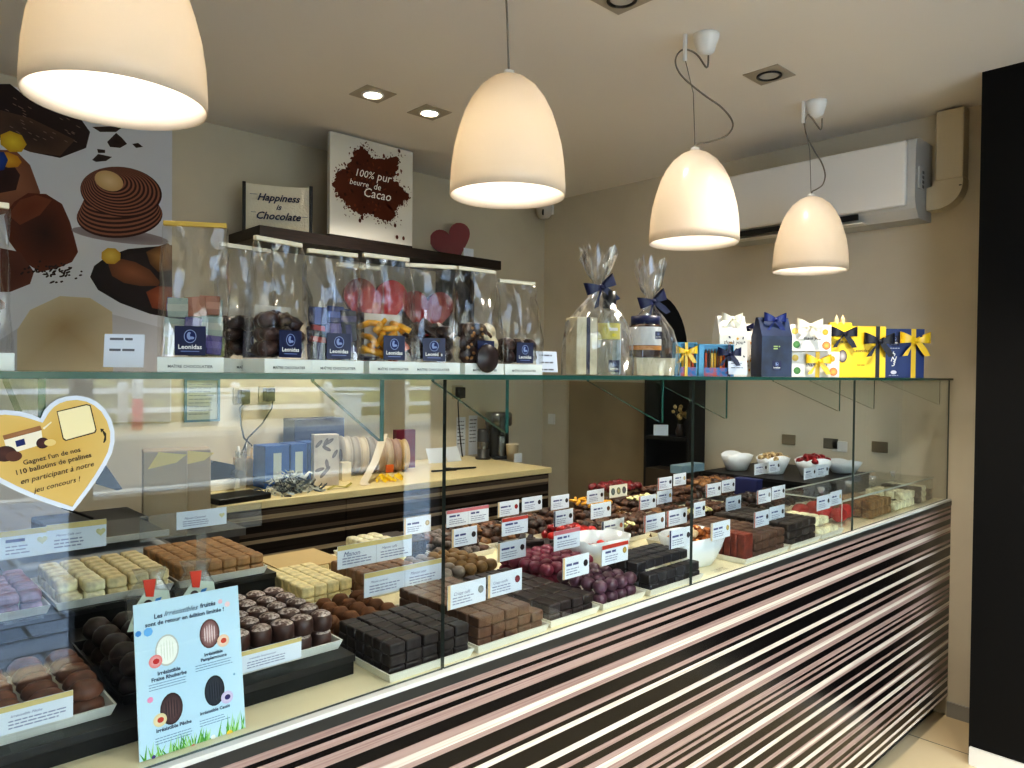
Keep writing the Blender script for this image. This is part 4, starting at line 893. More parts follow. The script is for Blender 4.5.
ptext('Irrésistible\nFraise Rhubarbe', 169, 673.5, 34); ptext('Irrésistible\nPamplemousse', 213.5, 655, 27); ptext('Irrésistible Cassis', 215, 709.5, 31); ptext('Irrésistible Pêche', 174, 726, 34)
# ------------------------------------------------------------------ pralines, trays and cards inside the display
traym = mat('tray_white', (226, 224, 214), .35); trayb = mat('tray_black', (20, 19, 20), .35)
def tray(lab, x0, x1, y0, y1, z, m=traym, h=.016):
    w, d = (x1-x0)/2, (y1-y0)/2; t = thing('serving_tray', lab, 'tray', ((x0+x1)/2, (y0+y1)/2, z+.0003)); i = .006
    mb = MB(); lo = [(-w+i, -d+i), (w-i, -d+i), (w-i, d-i), (-w+i, d-i)]; hi = [(-w, -d), (w, -d), (w, d), (-w, d)]; rim = [(-w+.003, -d+.003), (w-.003, -d+.003), (w-.003, d-.003), (-w+.003, d-.003)]; fl = [(-w+i+.002, -d+i+.002), (w-i-.002, -d+i+.002), (w-i-.002, d-i-.002), (-w+i+.002, d-i-.002)]
    R_ = [[mb.bm.verts.new((p[0], p[1], zz)) for p in ring] for ring, zz in ((lo, 0), (hi, h), (rim, h), (fl, .002))]
    mb.bm.faces.new(R_[0][::-1]); mb.bm.faces.new(R_[3])
    for a, b in zip(R_, R_[1:]):
        for q in range(4): mb.bm.faces.new((a[q], a[(q+1) % 4], b[(q+1) % 4], b[q]))
    mb.obj('dish', m, t); return t
def M_block(n, w, d, h, m, bev=.003): return MB().box(-w/2, w/2, -d/2, d/2, 0, h, bev, 2).mesh(n, m)
def M_dome(n, w, d, h, m, top=None):
    mb = MB(); mb.lathe([(.44, 0), (.5, .12), (.5, .62), (.45, .84), (.3, .96), (0, 1.0)], 18); mb.xform(Matrix.Diagonal((w, d, h, 1)))
    if top:
        for f in mb.bm.faces:
            if f.calc_center_median().z > h*.74: f.material_index = 1
        return mb.mesh(n, [m, top])
    return mb.mesh(n, m)
def M_log(n, w, d, h, m): 
    mb = MB().box(-w/2, w/2, -d/2, d/2, 0, h, min(h, d)*.3, 3); return mb.mesh(n, m)
def M_egg(n, w, d, h, m):
    mb = MB(); mb.lathe([(0, 0), (.4, 0), (.5, .25), (.47, .6), (.3, .92), (0, 1)], 16); mb.xform(Matrix.Diagonal((w, d, h, 1))); return mb.mesh(n, m)
def M_ball(n, w, d, h, m):
    mb = MB(); mb.lathe([(0, 0), (.25, .03), (.42, .2), (.5, .48), (.44, .76), (.27, .95), (0, 1)], 16); mb.xform(Matrix.Diagonal((w, d, h, 1))); return mb.mesh(n, m)
NP = 0
CATS = {'block': 'chocolate block', 'log': 'chocolate log', 'truffle': 'truffle', 'bar': 'chocolate bar', 'stick': 'chocolate stick', 'shard': 'chocolate shard', 'flake': 'chocolate flake', 'curl': 'chocolate curl', 'piece': 'chocolate piece', 'cluster': 'chocolate cluster', 'rock': 'chocolate rock', 'chocolate': 'chocolate'}
def lay(name, adj, noun, me, X, Y, nx, ny, px, py, z, layers, hz, mask=None, jit=.0012, rot=.05, cat='praline', shade=None):
    """rows of pralines; nearest row first. Lower layers only where the stack shows its sides."""
    global NP
    for l in range(layers):
        for j in range(ny):
            for i in range(nx):
                nl = layers if mask is None else mask(i, j)
                if l >= nl: continue
                if l < nl-1 and not (j == 0 or i == 0): continue
                o = link(name, me); NP += 1
                o.location = (X+(i+.5)*px+random.uniform(-jit, jit), Y+(j+.5)*py+random.uniform(-jit, jit), z+l*hz); o.rotation_euler = (0, 0, random.uniform(-rot, rot))
                lw = '' if layers == 1 else (' top layer,' if l == nl-1 else (' bottom layer,' if l == 0 else ' middle layer,'))
                tag(o, '%s %s,%s %s row from the glass, %s from the left' % (adj, noun, lw, ORD[j+1], ORD[i+1]), CATS.get(noun.split()[-1], noun), adj+' '+noun+'s in their tray')
def heap(name, adj, noun, mes, x0, x1, y0, y1, z, nx, ny, hz, where, tilt=.5, top=True, cat='praline'):
    global NP
    for l in range(2 if top else 1):
        mx, my = (nx, ny) if l == 0 else (max(1, nx-1), max(1, ny-1))
        for j in range(my):
            for i in range(mx):
                a = (i+.5+(0 if l == 0 else .5))/nx; b = (j+.5+(0 if l == 0 else .5))/ny
                o = link(name, random.choice(mes)); NP += 1
                o.location = (x0+(x1-x0)*a+random.uniform(-.004, .004), y0+(y1-y0)*b+random.uniform(-.004, .004), z+l*hz+random.uniform(0, .003))
                o.rotation_euler = (random.uniform(-tilt, tilt), random.uniform(-tilt, tilt), random.uniform(0, 6.3))
                tag(o, '%s %s %s' % (adj, noun, where), CATS.get(noun.split()[-1], cat) if cat == 'praline' else cat, '%s %ss %s' % (adj, noun, where))
def cm(n, c, rough=.45, v=.12, **k): return mat(n, c, rough, vary=v, scale=k.pop('scale', 45), bump=.15, bscale=60, **k)
m_peche = cm('choc_peche', (112, 72, 54)); m_dark = cm('choc_dark', (44, 32, 32), .4); m_black = cm('choc_black', (38, 29, 29), .5)
m_brown = cm('choc_brown', (92, 62, 44), .5); m_milk = cm('choc_milk', (126, 84, 56)); m_caramel = cm('choc_caramel', (158, 120, 80), .5)
m_lilac = cm('choc_lilac', (150, 122, 146), .5); m_cream = cm('choc_cream', (216, 200, 156), .5); m_ivory = cm('choc_ivory', (234, 224, 190), .5)
m_pample = cm('choc_pample', (74, 50, 44), .4); m_sugar = mat('choc_sugar', (80, 54, 48), .5, rgb2=(206, 190, 184), scale=160)
m_cocoa = cm('choc_cocoa', (104, 64, 34), .8); m_purple = cm('choc_purple', (92, 60, 76), .35); m_magenta = cm('choc_magenta', (122, 40, 66), .4)
m_olive = cm('choc_olive', (128, 96, 54), .5); m_grey = cm('choc_grey', (120, 108, 98), .6); m_redbrown = cm('choc_redbrown', (116, 52, 40), .5); m_redpouch = mat('pouch_red', (186, 50, 48), .55, bump=.5, bscale=30)
S1, S2 = .9634, .9974
# --- left end, front step
tray('cream tray of brown egg pralines at the picture\'s left edge, front step', .0, .304, .125, .335, S1); tray('black tray of dark egg pralines behind the blue poster', .314, .462, .145, .43, S1, trayb); tray('white tray of sugar-dusted round pralines beside the blue poster', .47, .668, .135, .41, S1)
lay('peach_praline', 'milk-brown', 'egg praline', M_egg('peach_praline', .046, .034, .024, m_peche), .006, .138, 6, 5, .0485, .037, S1+.0025, 2, .023, rot=.3)
lay('blackcurrant_praline', 'dark', 'egg praline', M_egg('blackcurrant_praline', .044, .05, .030, m_dark), .322, .155, 3, 5, .045, .052, S1+.0025, 2, .03, rot=.15)
lay('grapefruit_praline', 'sugar-dusted', 'round praline', M_dome('grapefruit_praline', .036, .042, .031, m_pample, m_sugar), .476, .145, 5, 5, .0372, .046, S1+.0025, 2, .031, rot=1)
# --- left end, back step
tray('white tray of lilac pralines on the tall back step', .08, .311, .563, .79, S2); tray('white tray of cream log pralines on the tall back step', .318, .529, .563, .79, S2); tray('white tray of caramel square pralines on the tall back step', .537, .729, .563, .825, S2)
lay('lilac_praline', 'lilac', 'praline', M_block('lilac_praline', .034, .033, .0205, m_lilac, .007), .086, .572, 6, 6, .036, .035, S2+.0022, 2, .0205)
lay('white_log_praline', 'ivory', 'log praline', M_log('white_log_praline', .036, .028, .0215, m_ivory), .328, .571, 2, 7, .039, .031, S2+.0022, 2, .021, mask=lambda i, j: 2 if i == 1 or j > 0 else 1)
lay('cream_log_praline', 'cream-yellow', 'log praline', M_log('cream_log_praline', .036, .028, .0215, m_cream), .407, .571, 3, 7, .039, .031, S2+.0022, 2, .021)
lay('caramel_praline', 'caramel-brown', 'square praline', M_block('caramel_praline', .0298, .038, .0205, m_caramel, .005), .543, .571, 6, 6, .0302, .0405, S2+.0022, 2, .0205)
# --- middle left, on the deck
tray('white tray of pale yellow pralines under a cardboard sheet', .76, 1.0, .675, .865, DECK); tray('white tray of pale yellow pralines in front of the cardboard sheet', .753, .887, .455, .665, DECK)
lay('vanilla_praline', 'pale yellow', 'square praline', M_block('vanilla_praline', .030, .031, .024, cm('choc_vanilla', (224, 208, 158), .5), .004), .760, .462, 4, 6, .0308, .0325, DECK+.0025, 2, .0245)
lay('vanilla_praline', 'pale yellow', 'rear square praline', bpy.data.meshes['vanilla_praline'], .77, .685, 6, 5, .037, .034, DECK+.0025, 1, .0245)
t = thing('cardboard_sheet', 'tan cardboard sheet lying between the pale yellow pralines', 'cardboard', (.915, .775, DECK+.0275)); MB().box(-.085, .085, -.085, .085, 0, .002).obj('sheet', mat('cardboard_tan', (190, 164, 116), .8), t)
tray('large white tray of dark chocolate blocks at the first glass joint', .69, .876, .024, .42, DECK)
bk = M_block('dark_block', .0328, .0262, .0193, m_black, .0035)
lay('dark_chocolate_block', 'dark', 'chocolate block', bk, .697, .034, 5, 6, .0350, .0281, DECK+.0025, 3, .0197, rot=.025)
lay('cocoa_truffle', 'cocoa-dusted', 'truffle', M_egg('cocoa_truffle', .038, .034, .026, m_cocoa), .70, .214, 4, 5, .0415, .037, DECK+.0225, 1, .02, rot=.5, jit=.004)
heap('cocoa_truffle', 'buried', 'truffle', [bpy.data.meshes['cocoa_truffle']], .70, .868, .214, .40, DECK+.0025, 4, 5, .02, 'under the cocoa-dusted truffles', .2, False)
tray('white tray of brown chocolate blocks just past the first glass joint', .885, 1.075, .024, .33, DECK)
lay('brown_chocolate_block', 'brown', 'chocolate block', M_block('brown_block', .0328, .0308, .0203, m_brown, .0035), .893, .034, 5, 8, .0350, .0325, DECK+.0025, 3, .0207, rot=.03, mask=lambda i, j: 3 if i < 4 else 2)
tray('white tray of long black pralines in the front row', 1.085, 1.24, .03, .34, DECK)
lay('long_black_praline', 'long black', 'praline', M_block('long_black_praline', .033, .054, .021, m_dark, .004), 1.093, .04, 4, 5, .0345, .057, DECK+.0025, 2, .0212)
tray('white tray of purple round pralines in the front row', 1.25, 1.405, .03, .19, DECK)
lay('purple_praline', 'purple-brown', 'round praline', M_ball('purple_praline', .034, .034, .029, m_purple), 1.258, .042, 4, 4, .0355, .037, DECK+.0025, 2, .027, rot=2)
tray('white tray of black square blocks before the second glass joint', 1.415, 1.64, .024, .19, DECK)
lay('black_square_praline', 'black', 'square praline', M_block('black_square_praline', .034, .031, .0225, cm('choc_jet', (46, 42, 46), .45), .004), 1.424, .032, 6, 4, .0355, .036, DECK+.0025, 3, .0228, mask=lambda i, j: 3 if j > 0 else 2)
# acrylic divider sheets leaning over the trays
for (x, y, w, h, rz, lab) in [(1.16, .16, .16, .09, .02, 'clear acrylic divider sheet over the long black pralines'), (1.33, .15, .14, .07, .02, 'clear acrylic divider sheet leaning behind the purple pralines')]:
    t = thing('acrylic_divider', lab, 'divider', (x, y, DECK+.046), rz); b = MB().box(-w/2, w/2, 0, .0025, 0, h*.6); b.xform(Matrix.Rotation(-1.0, 4, 'X')); b.obj('sheet', acrylic, t)
# white porcelain bowls
porc = mat('porcelain', (228, 232, 236), .2)
def bowl(lab, x, y, z, w, d, h, rz, dip=.25):
    """scoop-shaped bowl: flat oval foot, walls flare, rim dips at the front"""
    t = thing('porcelain_bowl', lab, 'bowl', (x, y, z+.0003), rz); mb = MB(); n = 32; prev = None
    for s, zz, dp in [(.0, .004, 0), (.55, .0, 0), (.62, .02, 0), (.86, .5, .1), (1.0, 1.0, 1), (.965, 1.0, 1), (.82, .5, .1), (.5, .12, 0), (0, .1, 0)]:
        if s == 0: ring = [mb.bm.verts.new((0, 0, zz*h))]*n
        else:
            ring = []
            for k in range(n):
                a = 2*PI*k/n; c, q = math.cos(a), math.sin(a); sq = .75
                xx = (abs(c)**sq)*(1 if c > 0 else -1)*s*w/2; yy = (abs(q)**sq)*(1 if q > 0 else -1)*s*d/2
                ring.append(mb.bm.verts.new((xx, yy, zz*h*(1-dp*dip*(.5-.5*math.cos(2*a+PI))*1.0+(dp*.12 if abs(c) > .8 else 0)))))
        if prev:
            for k in range(n):
                f = [prev[k], prev[(k+1) % n], ring[(k+1) % n], ring[k]]; f = list(dict.fromkeys(f)); mb.bm.faces.new(f).smooth = True
        prev = ring
    mb.obj('bowl', porc, t); return t
bowl('white square porcelain bowl of gold wrapped chocolates at the second glass joint', 1.755, .135, DECK, .20, .145, .085, -.1, .12)
bowl('white square porcelain bowl of red wrapped chocolates in the front middle', 1.545, .30, DECK, .20, .14, .08, -.1, .12)
gw = MB().ball((0, 0, 0), .016, 2, .16, sz=.8).mesh('gold_wrapped', mat('wrap_gold', (196, 120, 60), .3, .4, rgb2=(120, 62, 34), scale=60)); gw2 = MB().ball((0, 0, 0), .016, 2, .16, sz=.8).mesh('pale_wrapped', mat('wrap_pale', (226, 200, 160), .35, .2, vary=.1, scale=60))
rw = MB().ball((0, 0, 0), .0165, 2, .16, sz=.85).mesh('red_wrapped', mat('wrap_red', (150, 18, 26), .3, .1, rgb2=(100, 10, 18), scale=50)); rw2 = MB().ball((0, 0, 0), .0165, 2, .16).mesh('bright_red_wrapped', mat('wrap_red_bright', (190, 40, 36), .3, .1, vary=.15, scale=50))
heap('gold_wrapped_chocolate', 'gold-wrapped', 'chocolate', [gw, gw, gw2], 1.675, 1.835, .085, .19, DECK+.065, 5, 3, .018, 'in the white bowl at the second glass joint')
heap('red_wrapped_chocolate', 'red-wrapped', 'chocolate', [rw, rw2], 1.485, 1.605, .27, .335, DECK+.03, 5, 3, .012, 'in the white bowl in the front middle')
heap('red_wrapped_chocolate', 'shiny red-wrapped', 'chocolate', [rw, rw, rw2], 1.62, 1.745, .42, .60, DECK+.02, 4, 5, .022, 'heaped behind the front middle bowl')
# red-brown bars, brown and black stacks
tray('white tray of red-brown bars and brown blocks past the second glass joint', 1.85, 2.105, .024, .36, DECK)
lay('red_brown_bar', 'upright red-brown', 'bar', M_block('red_brown_bar', .05, .02, .078, m_redbrown, .002), 1.856, .034, 1, 5, .054, .0225, DECK+.0025, 1, .07)
lay('brown_stick_praline', 'brown', 'loaf praline', M_block('brown_loaf', .044, .034, .022, cm('choc_loaf', (84, 58, 44), .6), .006), 1.914, .034, 4, 7, .0455, .036, DECK+.0025, 3, .0225, mask=lambda i, j: 3 if i > 0 else 3)
tray('white tray of black loaf pralines in the front row', 2.115, 2.315, .024, .34, DECK)
lay('black_loaf_praline', 'black', 'loaf praline', M_block('black_loaf', .044, .034, .024, cm('choc_loaf_black', (50, 40, 36), .6), .006), 2.123, .036, 4, 7, .046, .036, DECK+.0025, 3, .0245)
tray('white tray of white log pralines before the acrylic case', 2.325, 2.49, .024, .30, DECK)
lay('white_chocolate_log', 'white', 'chocolate log', M_log('white_chocolate_log', .07, .03, .025, m_ivory), 2.333, .034, 2, 5, .073, .034, DECK+.0025, 2, .025, mask=lambda i, j: 1 if j == 0 else 2)
# --- acrylic case with knobs at the right end
case = thing('acrylic_case', 'long clear acrylic case with knobbed lids at the wall end of the display', 'case', (2.545, .055, DECK+.0003)); L_ = .93; Dp = .245; Hh = .092
for nm, b in [('front', (0, L_, 0, .003, 0, Hh)), ('back', (0, L_, Dp-.003, Dp, 0, Hh)), ('lid', (-.004, L_+.004, -.004, Dp+.004, Hh+.0004, Hh+.004))]: MB().box(*b).obj(nm+'_panel', acrylic, case)
for x in (0, .235, .47, .70, L_-.003): MB().box(x, x+.003, .0035, Dp-.0035, 0, Hh).obj('divider', clear_mat('acrylic_divider', (.94, .95, .94), .5, haze=.02), case)
edge_ = mat('acrylic_bright_edge', (196, 200, 190), .3)
for b in ((0, L_, -.001, .0015, Hh-.0015, Hh+.0045), (0, L_, Dp-.0015, Dp+.001, Hh, Hh+.0045), (-.002, .001, 0, Dp, Hh, Hh+.0045), (-.0015, .0015, -.001, .0015, 0, Hh)): MB().box(*b).obj('bright_edge', edge_, case)
for x in (.11, .35, .585, .81): MB().lathe([(0, 0), (.007, 0), (.007, .008), (.013, .013), (.013, .02), (0, .022)], 16, x, Dp*.5).xform(Matrix.Translation((0, 0, Hh+.0042))).obj('knob', clear_mat('acrylic_knob', (.9, .9, .9), 1.5, haze=.2), case)
cz = DECK+.003
pch = MB().ball((0, 0, .026), .029, 3, .10, sx=1.5, sy=.9, sz=.85).mesh('red_pouch', m_redpouch)
for i, (x, y, z, r) in enumerate([(2.615, .235, 0, .1), (2.71, .23, 0, .3), (2.63, .15, .002, -.2), (2.64, .105, 0, .3), (2.735, .12, 0, .5), (2.69, .17, .032, -.4)]):
    tag(link('red_candy_pouch', pch), '%s red crinkled candy pouch, counting from the white log pralines' % ORD[i+1], 'pouch', 'red candy pouches'); o = col.objects[-1]; o.location = (x, y, DECK+.003+z); o.rotation_euler = (0, 0, r)
lay('nut_praline', 'tan', 'nut praline', M_block('nut_praline', .034, .034, .03, cm('choc_nut', (150, 116, 78), .6), .006), 2.79, .05, 5, 4, .04, .038, cz, 2, .0305)
lay('ivory_cube', 'ivory', 'cube praline', M_block('ivory_cube', .034, .034, .03, m_ivory, .006), 3.03, .05, 5, 4, .042, .038, cz, 2, .0305, mask=lambda i, j: 2 if i > 1 else 1)
lay('striped_log', 'dark cased', 'log', M_log('dark_case_log', .05, .034, .022, cm('choc_caselog', (62, 50, 42), .6)), 3.27, .05, 1, 4, .053, .037, cz, 3, .022)
lay('striped_log', 'white cased', 'log', M_log('white_case_log', .05, .034, .022, m_ivory), 3.325, .05, 1, 4, .053, .037, cz, 3, .022)
lay('striped_log', 'grey-brown cased', 'log', M_log('grey_case_log', .05, .034, .022, cm('choc_casegrey', (96, 84, 70), .6)), 3.40, .05, 1, 4, .053, .037, cz, 2, .022)
# --- middle rows
tray('white tray of milk-brown slabs behind the dark blocks', .892, 1.05, .44, .61, DECK)
lay('milk_slab', 'milk-brown', 'slab praline', M_block('milk_slab', .035, .034, .03, cm('choc_slab', (132, 100, 78), .5), .006), .90, .448, 4, 4, .0365, .037, DECK+.0025, 2, .03)
tray('white tray of olive-brown dome pralines in the middle row', 1.055, 1.243, .345, .55, DECK)
lay('grey_dome', 'grey-beige', 'dome praline', M_ball('grey_dome', .034, .034, .028, m_grey), 1.063, .353, 2, 5, .037, .037, DECK+.0025, 2, .026)
lay('olive_dome', 'olive-brown', 'dome praline', M_ball('olive_dome', .034, .034, .028, m_olive), 1.14, .353, 3, 5, .0335, .037, DECK+.0025, 2, .026)
tray('white tray of magenta dome pralines in the middle row', 1.252, 1.448, .205, .40, DECK)
lay('magenta_dome', 'magenta', 'dome praline', M_ball('magenta_dome', .036, .036, .03, m_magenta), 1.262, .215, 5, 5, .037, .036, DECK+.0025, 2, .028)
bits = [chunk_mesh('brown_shard', (80, 52, 38), .021, .3, .5, .6), chunk_mesh('dark_shard', (54, 36, 30), .02, .3, .5, .6)]; bitc = chunk_mesh('cream_shard', (222, 204, 150), .014, .3, .6, .5); bitg = chunk_mesh('gold_shard', (122, 86, 52), .02, .3, .5, .6); bitr = chunk_mesh('garnet_shard', (96, 18, 24), .02, .2, .4, .8); bitgr = chunk_mesh('grey_shard', (104, 94, 90), .02, .25, .6, .7); bitb = chunk_mesh('black_shard', (42, 33, 31), .021, .25, .4, .5)
darkbar = M_block('dark_bar', .09, .016, .014, m_dark, .003)
rowdefs = [ # X0,X1,Y0,Y1,tray words, piece kinds, nx, ny, z lift, adjective, noun
 (1.055, 1.24, .62, .85, 'white tray of ivory logs and dark slab in the back row', None, 0, 0, 0, '', ''),
 (1.25, 1.42, .57, .82, 'white tray of frosted grey pralines in the back row', [bitgr, bitgr, bits[0]], 6, 6, 0, 'frosted grey', 'chocolate'),
 (1.43, 1.61, .62, .85, 'white tray of tan pralines in the back row', [bitg, bits[0]], 6, 6, 0, 'tan', 'piece'),
 (1.75, 1.93, .40, .60, 'white tray of dark brown shards in the middle row', bits, 6, 6, 0, 'dark brown', 'shard'),
 (1.94, 2.12, .38, .60, 'white tray of cocoa shards in the middle row', [bits[0]], 6, 6, 0, 'cocoa', 'shard'),
 (2.13, 2.32, .36, .60, 'white tray of gold nut clusters in the middle row', [bitg, bits[0], bits[0]], 6, 6, 0, 'gold-brown', 'cluster'),
 (2.33, 2.52, .33, .60, 'white tray of chestnut clusters in the middle row', [bits[0], bits[1]], 6, 6, 0, 'chestnut', 'cluster'),
 (1.62, 1.79, .62, .85, 'white tray of brown curls in the back row', [bits[0], bits[1]], 5, 6, 0, 'brown', 'curl'),
 (1.80, 1.98, .62, .85, 'white tray of brown flakes in the back row', [bits[1], bits[0]], 5, 6, 0, 'brown', 'flake'),
 (1.99, 2.14, .62, .85, 'white tray of orange slices and brown flakes in the back row', [bits[0], bitg], 5, 6, 0, 'amber', 'flake'),
 (2.15, 2.36, .62, .85, 'white tray of brown rocks with cream chips in the back row', [bits[0], bits[1]], 6, 6, .004, 'brown', 'rock'),
 (2.37, 2.62, .62, .85, 'white tray of mixed brown shards in the back row', [bits[0], bits[1], bits[0]], 7, 6, .02, 'mixed brown', 'shard'),
 (2.63, 2.93, .55, .80, 'white tray of tall brown heaps beside the black step', [bits[0], bits[1], bitg], 8, 7, .035, 'heaped brown', 'shard'),
 (2.54, 2.93, .335, .53, 'white tray of dark slabs beside the acrylic case', [bitb, bits[1]], 9, 6, .012, 'dark slab', 'shard')]
for (x0, x1, y0, y1, lab, kinds, nx, ny, lift, adj, noun) in rowdefs:
    tray(lab, x0, x1, y0, y1, DECK)
    if kinds: heap((adj+'_'+noun).replace(' ', '_').replace('-', '_'), adj, noun, kinds, x0+.008, x1-.008, y0+.01, y1-.012, DECK+.013+lift, max(4, nx-1), max(4, ny-1), .02, 'on the '+' '.join(lab.split()[1:]).replace('tray of ', 'tray with ') if len(lab) < 44 else 'on '+lab.split(' of ')[0]+' '+' '.join(lab.split()[-4:]))
lay('ivory_roll', 'ivory', 'roll praline', M_log('ivory_roll', .03, .05, .03, m_ivory), 1.062, .64, 3, 3, .034, .055, DECK+.0025, 2, .03)
lay('dark_slab', 'flat dark', 'slab praline', M_block('dark_slab', .062, .07, .05, m_black, .003), 1.17, .66, 1, 2, .082, .078, DECK+.0025, 1, .05)
heap('dark_bar', 'slim dark', 'bar', [darkbar], 1.46, 1.60, .425, .60, DECK+.004, 2, 7, .015, 'behind the magenta pralines', .04)
tray('white tray of slim dark bars behind the magenta pralines', 1.45, 1.61, .415, .61, DECK)
for (n, me, x0, x1, y0, y1, z, nx, ny, adj, noun, wh_) in [('cream_chip', bitc, 2.2, 2.34, .64, .72, DECK+.055, 4, 2, 'cream-yellow', 'chip', 'topping the brown rocks in the back row'),
        ('cream_chip', bitc, 2.16, 2.28, .38, .44, DECK+.05, 4, 2, 'pale cream', 'chip', 'topping the gold clusters in the middle row'), ('cream_chip', bitc, 1.78, 1.9, .42, .46, DECK+.045, 3, 1, 'creamy', 'chip', 'topping the dark brown shards'),
        ('orange_slice', C_['orange'], 2.0, 2.13, .7, .84, DECK+.05, 4, 4, 'orange', 'slice', 'on the amber flakes in the back row'), ('garnet_chocolate', bitr, 2.2, 2.4, .78, .9, DECK+.075, 6, 3, 'garnet-red', 'chocolate', 'behind the brown rocks at the back edge')]:
    heap(n, adj, noun, [me], x0, x1, y0, y1, z, nx, ny, .012, wh_, .4, False, 'sweet')
# blue cartons between the trays and the black step
for (x, y, h, lab) in [(at(748, 504, 2, DECK).x, at(748, 504, 2, DECK).y, .10, 'royal blue carton standing beside the black step')]:
    t = thing('blue_carton', lab, 'box', (x, y, DECK+.0003)); MB().box(-.022, .022, -.05, .05, 0, h, .001).obj('carton', mat('carton_blue', (30, 36, 84), .5), t); MB().box(-.0222, .0222, -.051, .051, h*.98, h+.004).obj('lid', mat('carton_lid', (40, 48, 100), .5), t)
t = thing('blue_grey_box', 'flat blue-grey box lying at the back edge of the display', 'box', (2.80, .838, 1.02), 0); MB().box(-.09, .09, -.03, .03, 0, .035, .002).obj('box', mat('box_bluegrey', (96, 120, 132), .6), t); MB().box(-.06, .06, -.02, .02, -.0915, -.0005).obj('support', darkwood, t)
# porcelain scoops on the black step
BZ = 1.01
for (x, y, w, d, h, rz, lab) in [(3.10, .77, .145, .115, .085, -.5, 'white porcelain scoop bowl, empty-looking, furthest from the wall corner'), (3.115, .60, .145, .115, .085, -.5, 'white porcelain scoop bowl of cream balls on the black step'),
                                 (3.165, .44, .155, .12, .085, -.6, 'white porcelain scoop bowl of red wrapped balls on the black step'), (3.40, .405, .16, .12, .06, -.5, 'low white porcelain scoop bowl closest to the beige wall')]:
    bowl(lab, x, y, BZ, w, d, h, rz, .35)
cb = MB().ball((0, 0, 0), .013, 2, .05).mesh('cream_ball', mat('ball_cream', (214, 190, 140), .4, rgb2=(110, 80, 56), scale=50))
heap('cream_ball', 'cream', 'ball', [cb], 3.05, 3.18, .545, .655, BZ+.07, 4, 3, .012, 'in the white scoop bowl on the black step', .5, True, 'sweet')
heap('red_foil_ball', 'red foil', 'ball', [rw], 3.10, 3.235, .39, .49, BZ+.07, 4, 3, .013, 'in the white scoop bowl on the black step', .5, True, 'sweet')
print('PRALINES', NP)
# ------------------------------------------------------------------ price cards on clear stands
CC = {'dark': (50, 40, 46), 'brown': (110, 72, 54), 'red': (170, 50, 54), 'pink': (150, 70, 80), 'cream': (216, 196, 150), 'grey': (150, 150, 146), 'gold': (200, 170, 90), 'peach': (226, 140, 110)}
SC = {'tan': (216, 186, 140), 'navy': (40, 44, 80), 'rust': (176, 90, 66), 'none': None, 'redtop': (186, 66, 54), 'gold': (206, 188, 130), 'pink': (190, 110, 120)}
inkl = (146, 150, 174)
def card(ax, ay, bx, by, z, strip, icon, lab, hgt=.046, foot=DECK, title=None, y=None, two=False, lean=.0, heartmark=False):
    mx, my = (ax+bx)/2, (ay+by)/2
    c = at(mx, my, 2, z) if y is None else at(mx, my, 1, y); Y = c.y
    w = at(bx, by, 1, Y).x-at(ax, ay, 1, Y).x
    t = thing('price_label', lab, 'price card', (c.x, Y, foot), 0, 'price cards in the display'); zc = c.z-foot; z0 = zc-hgt/2
    MB().box(-w/2, w/2, -.0008, .0008, z0, z0+hgt).obj('card', paper, t)
    MB().box(-w/2-.002, w/2+.002, .0012, .0026, max(.001, z0-.004), z0+hgt*.9).obj('clear_backing', acrylic, t)
    s = MB(); s.box(-.022, .022, .003, .0044, .003, z0+hgt*.5); s.box(-.03, .03, -.010, .012, .0008, .0028); s.obj('clear_stand', acrylic, t)
    k = Ink(); tops = strip in ('redtop', 'gold', 'pink')
    if SC[strip]:
        if tops: k.rect(-w/2, z0+hgt*.80, w/2, z0+hgt, SC[strip])
        else: k.rect(-w/2, z0, -w/2+w*.065, z0+hgt, SC[strip])
    parts = [(-w/2, 0), (0, w/2)] if two else [(-w/2, w/2)]
    for a, b in parts:
        ww = b-a; e = .68 if icon else .9
        k.bars(a+ww*.12, a+ww*e, [z0+hgt*.40, z0+hgt*.28, z0+hgt*.16], hgt*.05, inkl)
        if not title: k.bars(a+ww*.12, a+ww*min(e, .6), [z0+hgt*.58], hgt*.11, (80, 84, 130), .1)
        if two and a == 0: k.rect(-.0006, z0, .0006, z0+hgt*.8, (180, 186, 200))
    if icon and not heartmark: k.ell(w*.36, z0+hgt*.55, hgt*.16, hgt*.17, tuple(int(v*.75) for v in CC[icon]), CC[icon], rot=.5, n=9)
    if heartmark: k.poly([(w*.40+p[0]*hgt*.17, z0+hgt*.55+p[1]*hgt*.17) for p in heart_pts(24)], (200, 196, 150), (214, 210, 170))
    o = k.obj(t, 'printed_lines'); o.rotation_euler = (PI/2, 0, 0); o.location = (0, -.0008, 0)
    if title: 
        for q, (a, b) in enumerate(parts):
            tt = title[q] if two else title
            face(text(tt, 0, 0, (b-a)*.42, mat('ink_title', (70, 76, 130), .6), t, .3, .0), a+(b-a)*.36, -.0016, z0+hgt*.6)
    return t
